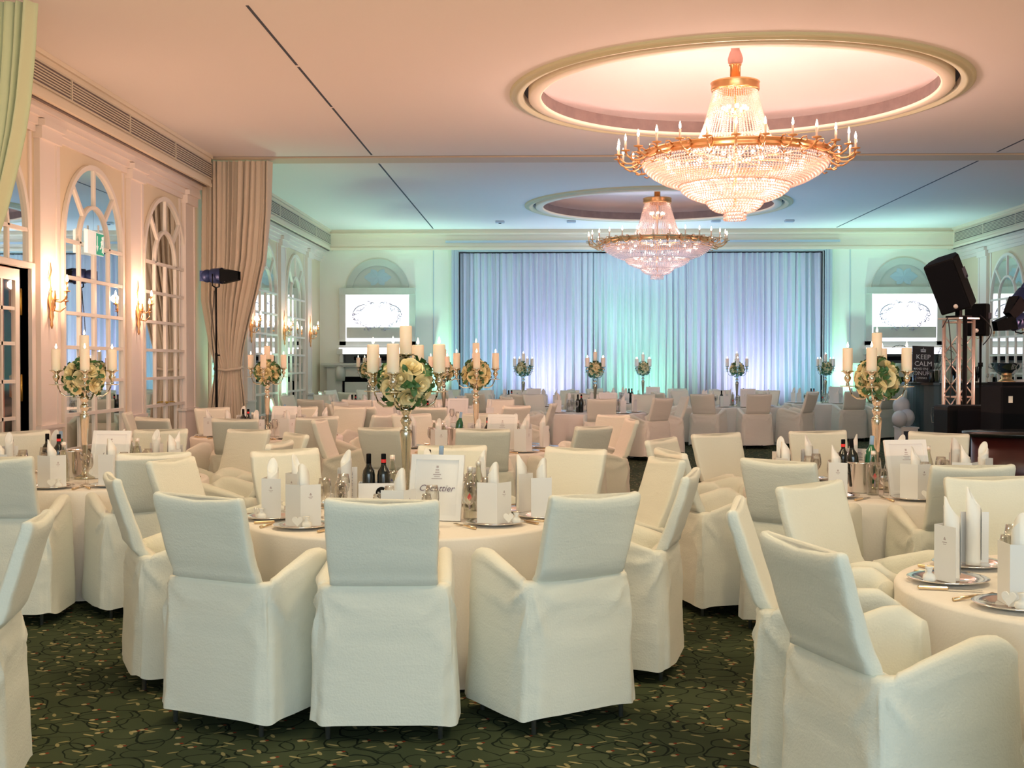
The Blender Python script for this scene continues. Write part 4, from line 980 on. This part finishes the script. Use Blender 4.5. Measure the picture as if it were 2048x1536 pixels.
        dd={'mid':((-.22,.1,'ice'),(.26,-.25,'sign'),(-.32,-.05,'wr'),(-.42,-.02,'wb'),(.12,-.05,'red'),(.42,-.05,'wr'))}.get(key,((-.30,.05,'black'),(-.24,.05,'red'),(.20,-.12,'sign'),(.10,.2,'ice'),(-.12,-.22,'wr'),(.34,.0,'wb')))
        for dx,dy,kk in dd:
            pos=(cx+dx,cy+dy,z)
            if kk=='ice':
                spawn('ice_bucket',bucket,pos,0,'steel ice bucket on '+ph,'ice bucket'); spawn('wine_bottle',WB['green'],(pos[0]+.02,pos[1],z+.05),(0,R(8),0),'green wine bottle in the ice bucket on '+ph,'bottle')
            elif kk=='sign': spawn('table_sign',signboard('Mazzini' if key=='mid' else 'Menu',lv>=2),pos,(R(-14),0,R(-10)),'white framed table sign on '+ph,'sign')
            elif kk in('wr','wb'): spawn('water_bottle',WT['red' if kk=='wr' else 'blue'],pos,0,'clear water bottle with %s diamond label, %s of %s'%('red' if kk=='wr' else 'blue','left' if dx<0 else 'right',ph),'bottle')
            else: spawn('wine_bottle',WB[kk],pos,0,'dark wine bottle with %s on %s'%('red collar' if kk=='red' else 'black capsule',ph),'bottle')
# lone chair at the bottom left corner, whose table is outside the frame
p=atz(44,1046,1.028); chx=p.x; spawn('covered_armchair',CP[2],(chx-.35,p.y+.05,0),R(104),'white slip-covered armchair cut off by the bottom left corner','chair','slip-covered armchairs around the tables')
# ------------------------------------------------------------------ stage lamps and sound gear
def parlamp(parts=False):
    m=MB(); m.tube([(0,0,0),(.02,0,0),(.16,0,.0),(.17,0,0)],[.05,.10,.11,.115],14)
    bd=MB()
    for a in (0,90,180,270):
        c,s_=cos(R(a)),sin(R(a)); A=Vector((0,-s_,c)); B=Vector((0,c,s_)); o=Vector((.17,0,0))
        q=[o+A*.10+B*.09,o+A*.10-B*.09,o+A*.05*1.1+B*.06+Vector((.24,0,0)),o+A*.055-B*.06+Vector((.24,0,0))]
        bd.add([q[0],q[1],q[3],q[2]]+[p+A*.004 for p in (q[0],q[1],q[3],q[2])],[(0,1,2,3),(7,6,5,4),(0,4,5,1),(1,5,6,2),(2,6,7,3),(3,7,4,0)])
    yk=MB().tube([(.08,-.12,.02),(.08,-.12,-.14),(.08,0,-.16),(.08,.12,-.14),(.08,.12,.02)],.010,6)
    bk=MB().ball((-.04,0,0),.09,12,8).box(-.13,-.05,-.05,.05,-.07,.07)
    return [P('housing',m,'bluel'),P('barn_door',bd,'black'),P('yoke',yk,'black'),P('rear_housing',bk,'bluel')]
pl=parlamp()
b=aty(432,552,16.4)
sd=MB().tube([(0,0,0.02),(0,0,.95)],.022,8).tube([(0,0,.9),(0,0,1.75)],.018,8).tube([(0,0,1.7),(0,0,b.z-.16)],.013,8)
kids=[P('pole',sd,'black')]+[P('leg',MB().tube([(0,0,.55),(.42*cos(a),.42*sin(a),.012)],.012,6),'black') for a in (.5,2.6,4.7)]+[P('knob',MB().tube([(0,0,z_),(.05,0,z_)],.012,6),'black') for z_ in (.95,1.72)]
kids.append(P('cable',MB().tube([(-.04+.02*sin(k),-.02,.1+k*(b.z-.3)/14) for k in range(15)],.006,5),'cable'))
spawn('lamp_stand',kids,(b.x,b.y,0),0,'black lamp stand in front of the tied beige curtain','stand')
spawn('stage_lamp',pl,(b.x-.08,b.y,b.z),R(-6),'blue and black barn-door stage lamp before the beige curtain','stage lamp')
# right: truss tower with speaker
TY=16.78; tc=aty(1917,700,TY).x; TT=aty(1917,636,TY).z
ch_=[]
hw=.135
for x in (-hw,hw):
    for y in (-hw,hw): ch_.append(P('chord',MB().tube([(x,y,0),(x,y,TT-.03)],.025,8),'alu'))
br=MB()
for s in range(4):
    ax=[(-hw,-hw,hw,-hw),(hw,-hw,hw,hw),(hw,hw,-hw,hw),(-hw,hw,-hw,-hw)][s]
    z0=.05;k=0
    while z0<TT-.35:
        a,b_=((ax[0],ax[1]),(ax[2],ax[3])) if k%2==0 else ((ax[2],ax[3]),(ax[0],ax[1]))
        br.tube([(*a,z0),(*b_,z0+.28)],.009,5); z0+=.28;k+=1
    for zz in (.05,1.0,1.15,TT-.06): br.tube([(ax[0],ax[1],zz),(ax[2],ax[3],zz)],.011,5)
ch_+= [P('bracing',br,'alu'),P('top_plate',bx(-.19,.19,-.19,.19,TT-.02,TT),'alu')]
spawn('truss_tower',ch_,(tc,TY,0),R(28),'aluminium truss tower under the tilted black speaker','truss')
def speaker(W_,H,Dp):
    m=MB(); rg=[]
    for z in (0,.02,H-.02,H):
        i=.01 if z in (0,H) else 0
        rg.append([(-W_/2+i,-Dp/2+i,z),(W_/2-i,-Dp/2+i,z),(W_/2-i,Dp*.1,z),(W_*.30,Dp/2-i,z),(-W_*.30,Dp/2-i,z),(-W_/2+i,Dp*.1,z)])
    m.loft(rg,smooth=False)
    k=[P('grille',bx(-W_/2+.015,W_/2-.015,-Dp/2-.012,-Dp/2-.002,.02,H-.02,bev=.004),'blackcl'),
       P('badge',MB().lathe([(.032,0),(.032,.004),(.014,.006)],16),'capw',loc=(0.02,-Dp/2-.013,.075),rot=(PI/2,0,0)),
       P('handle',MB().tube([(W_/2+.002,-.02,H*.52),(W_/2+.02,0,H*.53),(W_/2+.002,.06,H*.54)],.010,6).box(W_/2-.001,W_/2+.003,-.04,.09,H*.52,H*.72),'dark')]
    return P('loudspeaker',m,'black',kids=k)
q=aty(1925,612,TY)
spb=speaker(.42,.72,.42)
bs=MB().box(-.12,.12,-.12,.12,0,.03).box(-.025,.025,-.04,.04,.03,.14).tube([(-.23,0,.14),(-.23,0,.34)],.015,6).tube([(-.24,0,.14),(.24,0,.14)],.015,6)
spawn('speaker_mount',P('speaker_mount',bs,'black'),(tc,TY,TT),R(28),'black mounting cradle between truss tower and tilted speaker','bracket')
spawn('loudspeaker',spb,(tc+.03,TY,TT+.15),(R(20),R(-14),R(-40)),'large black loudspeaker tilted forward on top of the truss tower','speaker')
# second speaker on a stand, behind
q=aty(1957,672,17.6)
st2=MB().tube([(0,0,0),(0,0,1.3)],.022,8).tube([(0,0,1.2),(0,0,q.z+.02)],.017,8)
spawn('speaker_stand',[P('pole',st2,'black'),P('collar',MB().lathe([(.035,1.56),(.035,1.62)],10),'black')]+[P('leg',MB().tube([(0,0,.7),(.45*cos(a),.45*sin(a),.01)],.014,6),'black') for a in (.2,2.3,4.4)],(q.x+.03,17.6,0),0,'black tripod stand carrying the smaller speaker','stand')
spawn('loudspeaker',speaker(.30,.46,.28),(q.x+.0,17.6,q.z),R(-38),'smaller black loudspeaker on a stand behind the truss tower','speaker')
q=aty(1930,640,16.42); spawn('black_pole',P('black_pole',MB().tube([(0,0,0),(0,0,q.z+.05)],.03,10).lathe([(.06,0),(.06,.02)],16),'black'),(q.x,16.42,0),0,'thick black pole standing before the truss tower','pole')
# stage boxes
a=aty(1896,812,15.6); b_=aty(1998,812,15.6)
spawn('subwoofer',P('subwoofer',MB().box(0,b_.x-a.x+.1,0,.58,0,a.z,bev=.02),'black',kids=[P('grille',bx(.12,b_.x-a.x+.06,-.012,0,.04,a.z-.04),'blackcl')]),(a.x,15.6,0),0,'wide black subwoofer box standing below the truss tower','speaker')
a=aty(2003,772,14.6)
spawn('equipment_case',P('equipment_case',MB().box(0,1.0,0,.7,0,a.z,bev=.02).box(.05,.9,.1,.6,a.z,a.z+.04),'blackcl',kids=[P('latch',bx(.08,.13,-.01,.0,a.z-.2,a.z-.12),'steel')]),(a.x,14.6,0),0,'tall black equipment case at the right edge of the frame','case')
a=aty(1968,868,13.2)
m=MB(); rg=[]
for z_ in (a.z-.05,a.z-.02,a.z+.0): rg.append([(.9+.95*cos(t),.5+.55*sin(t),z_) for t in [2*PI*i/40 for i in range(40)]])
m.loft(rg)
base_=MB().loft([[(.9+.85*cos(t),.5+.48*sin(t),z_) for t in [2*PI*i/40 for i in range(40)]] for z_ in (0,a.z-.05)])
spawn('curved_counter',[P('counter_top',m,'barb'),P('counter_front',base_,'wood')],(a.x,13.2,0),0,'low curved counter of dark red wood with glossy black top','counter')
# floodlights at the right edge
q=aty(2046,640,15.6)
spawn('lamp_pole',P('lamp_pole',MB().tube([(0,0,0),(0,0,q.z+.2)],.035,10).lathe([(.2,0),(.12,.02)],16),'alu'),(q.x+.05,15.6,0),0,'pale metal lamp pole at the right edge of the frame','pole')
spawn('stage_lamp',pl,(q.x-.02,15.5,q.z),(0,R(12),R(190)),'black barn-door stage lamp at the right edge, lower one','stage lamp')
spawn('stage_lamp',pl,(q.x+.0,15.5,q.z+.36),(0,R(50),R(200)),'black barn-door stage lamp at the right edge, upper one','stage lamp')
_sp=[o for o in COL.objects if o.name.startswith('truss_tower')][0]; _sp2=[o for o in COL.objects if o.name=='loudspeaker.001'][0]
bpy.context.view_layer.update()
for (x0,y0,x1,y1,sag,par) in ((1885,655,1895,636,0,_sp),(1960,630,1966,690,.14,_sp2),(1897,640,1900,800,.03,_sp)):
    A=aty(x0,y0,TY-.2 if par==_sp else 17.4); B=aty(x1,y1,TY-.2 if par==_sp else 17.4); iv=par.matrix_world.inverted()
    link('cable',MB().tube([tuple(iv@(A.lerp(B,t/8)+Vector((sag*sin(PI*t/8),0,0)))) for t in range(9)],.008,5).mesh('cable','cable'),parent=par)
# ------------------------------------------------------------------ bar
BY=24.0; a=aty(1822,765,BY); top=a.z
m=MB(); X0,X1=a.x+.15,XR-.35
rg=[]
def barplan(o):
    pts=[]
    for t in range(9): an=PI+ (PI/2)*t/8; pts.append((X0+.5+(.5+o)*cos(an),BY+.5+(.5+o)*sin(an)))
    pts+=[(X1,BY-o),(X1,BY+.75),(X0-o,BY+.75)]; return pts
front=MB().loft([[(x,y,z_) for x,y in barplan(0)] for z_ in (0,top-.05)],smooth=False)
tp=MB().loft([[(x,y,z_) for x,y in barplan(.12)] for z_ in (top-.05,top)],smooth=False)
hx=MB(); hc=aty(1873,830,BY-.01); ring=[]
hexp=[(-.105,.0),(-.085,.15),(.085,.15),(.105,0),(.085,-.15),(-.085,-.15),(-.105,0)]
hx.tube([(hc.x+x,BY-.008,hc.z+z_) for x,z_ in hexp],.006,5)
for dz in (-.02,.0,.02): hx.box(hc.x-.055,hc.x+.055,BY-.01,BY-.004,hc.z+dz-.004,hc.z+dz+.004)
pan=MB(); 
spawn('bar_counter',[P('counter_front',front,'teal'),P('counter_top',tp,'barb'),P('emblem',hx,'niche'),P('front_panel',bx(hc.x+.35,X1-.02,BY-.02,BY,.1,top-.1),'barb')],(0,0,0),0,'dark bar counter with hexagon emblem beside the right wall','bar')
# things on the bar
a=aty(1849,757,BY+.05); W_=.43; H=.72
ks=[dict(n='lettering',me=text('lettering',tx,sz,'paper'),loc=(dx,-.012,zz),rot=(PI/2,0,0),kids=(),kind=None,label=None) for tx,sz,zz,dx in (('KEEP',.135,.50,0),('CALM',.135,.365,0),('AND ENJ',.065,.265,-.03),('ONUR',.115,.175,-.03),('DRINKS',.055,.085,-.02))]
cr=MB(); cr.box(-.05,.05,-.014,-.011,.60,.612)
for i in range(5): cr.ball((-.044+.022*i,-.012,.645+.012*(1-abs(i-2)/2)),.011,8,5); cr.tube([(-.044+.022*i,-.012,.612),(-.044+.022*i,-.012,.64)],.006,5)
cr.box(-.004,.004,-.014,-.011,.65,.69)
ks.append(P('crown',cr,'paper'))
spawn('bar_sign',P('bar_sign',bx(-W_/2,W_/2,-.01,.01,0,H),mat('sign_black',(.035,.03,.035),.3),kids=ks),(a.x,BY+.15,top),(R(-5),R(2),R(3)),'black sign with white crown and lettering KEEP CALM on the bar','sign')
def onbar(n,parts,px,lab,cat,dy=.15,rz=0,rot=None): 
    p=aty(px,757,BY+dy); spawn(n,parts,(p.x,BY+dy,top),rot or rz,lab,cat)
cup=P('steel_cup',MB().lathe([(.06,0),(.065,.01),(.085,.24),(.088,.25),(.08,.25),(.06,.02)],20),'steel')
onbar('steel_cup',cup,1873,'steel champagne cooler on the bar right of the black sign','cooler',.0)
onbar('bar_bottle',WT['blue'],1829,'clear bottle at the left end of the bar','bottle',.1)
onbar('bar_bottle',WB['black'],1862,'dark bottle before the black bar sign','bottle',-.02)
bowl=[P('bowl',MB().lathe([(.11,.14),(.20,.20),(.27,.30),(.29,.38),(.31,.385),(.28,.38),(.19,.22),(.05,.16)],32),'steel'),P('foot',MB().lathe([(.16,0),(.17,.01),(.13,.05),(.10,.07),(.11,.14),(.05,.15)],24),'gold'),P('handle',MB().tube([(-.29,0,.36),(-.34,0,.36),(-.35,0,.30),(-.28,0,.27)],.01,6),'steel'),P('handle',MB().tube([(.29,0,.36),(.34,0,.36),(.35,0,.30),(.28,0,.27)],.01,6),'steel')]
onbar('punch_bowl',bowl,2013,'large polished punch bowl on gilt foot at the right of the bar','bowl',.2)
str_=MB(); r3=random.Random(2)
for i in range(26): an=r3.random()*6.3; q_=r3.random()*.055; str_.tube([(q_*.4*cos(an),q_*.4*sin(an),.02),(q_*1.9*cos(an),q_*1.9*sin(an),.30+.03*r3.random())],.005,4)
onbar('straw_holder',[P('straws',str_,'black',kind='stuff'),P('holder',MB().lathe([(.03,0),(.034,.14)],14,caps=False),'glass')],1953,'bunch of black straws in a glass on the bar','straws')
onbar('straw_holder',[P('straws',str_,'black',kind='stuff'),P('holder',MB().lathe([(.03,0),(.034,.14)],14,caps=False),'glass')],1910,'bunch of dark straws seen through the truss tower','straws')
tw=MB().lathe([(.001,.0),(.15,0),(.16,.03),(.12,.06),(.001,.065)],20)
onbar('towel_stack',P('towel_stack',tw,'nap'),2045,'folded white cloth on the bar at the right edge','towel')
for k,px in enumerate((1975,1984,1992)): onbar('bar_glass',D('bar_glass',gl2_me),px,'small clear glass on the bar, %s from the straws'%PS[k],'glass',.1+.05*k)
pot=[P('pot',MB().lathe([(.12,0),(.17,.34),(.16,.34),(.11,.02)],20),'white')]
fr=MB()
for i in range(9):
    an=.7*i; L=.75+.2*sin(i*2.1); up=.55+.3*cos(i*1.7)
    pts=[Vector((L*t*cos(an)*.9,L*t*sin(an)*.6,.3+up*math.sin(t*PI*.62))) for t in [k/10 for k in range(11)]]
    fr.tube(pts,.006,4)
    for k in range(3,11):
        d=(pts[k]-pts[k-1]).normalized(); s_=d.cross(Vector((0,0,1))).normalized()
        for sg in (-1,1):
            e=pts[k]+s_*sg*.10+d*.06-Vector((0,0,.05)); fr.add([pts[k],pts[k]+d*.014,e],[(0,1,2)])
p=aty(1862,700,26.3)
spawn('potted_palm',pot+[P('fronds',fr,'palm')]+[P('stand',MB().lathe([(.2,0),(.2,.9),(.001,.9)],16),'dark')],(p.x,26.3,.0),0,'dark green palm rising behind the black bar sign','plant')
palm=bpy.data.objects['potted_palm']; 
for c in palm.children:
    if c.name.startswith(('pot','fronds')): c.location.z=.9
# balloons by the bar
for k,(px,py,r_) in enumerate(((1803,812,.17),(1813,835,.16),(1799,838,.15))):
    p=aty(px,py,24.3-.12*k)
    spawn('balloon',[P('skin',MB().ball((0,0,0),r_,20,12,1.12),'balloon'),P('knot',MB().lathe([(.012,-r_*1.18),(.004,-r_*1.1)],8),'balloon')],(p.x,24.3-.12*k,p.z),0,'pearl balloon beside the bar, '+('top one','lower right one','lower left one')[k],'balloon','pearl balloons beside the bar')
# slim plinth the balloons rest on
p=aty(1812,858,24.3); spawn('white_crate',P('white_crate',MB().box(-.16,.16,-.25,.25,0,p.z+.02).box(-.18,.18,-.27,.27,p.z+.02,p.z+.05),'white',kids=[P('opening',bx(-.12,.12,-.252,-.25,.1,p.z-.03),'dark')]),(p.x,24.3,0),0,'small white crate under the balloons beside the bar','crate')
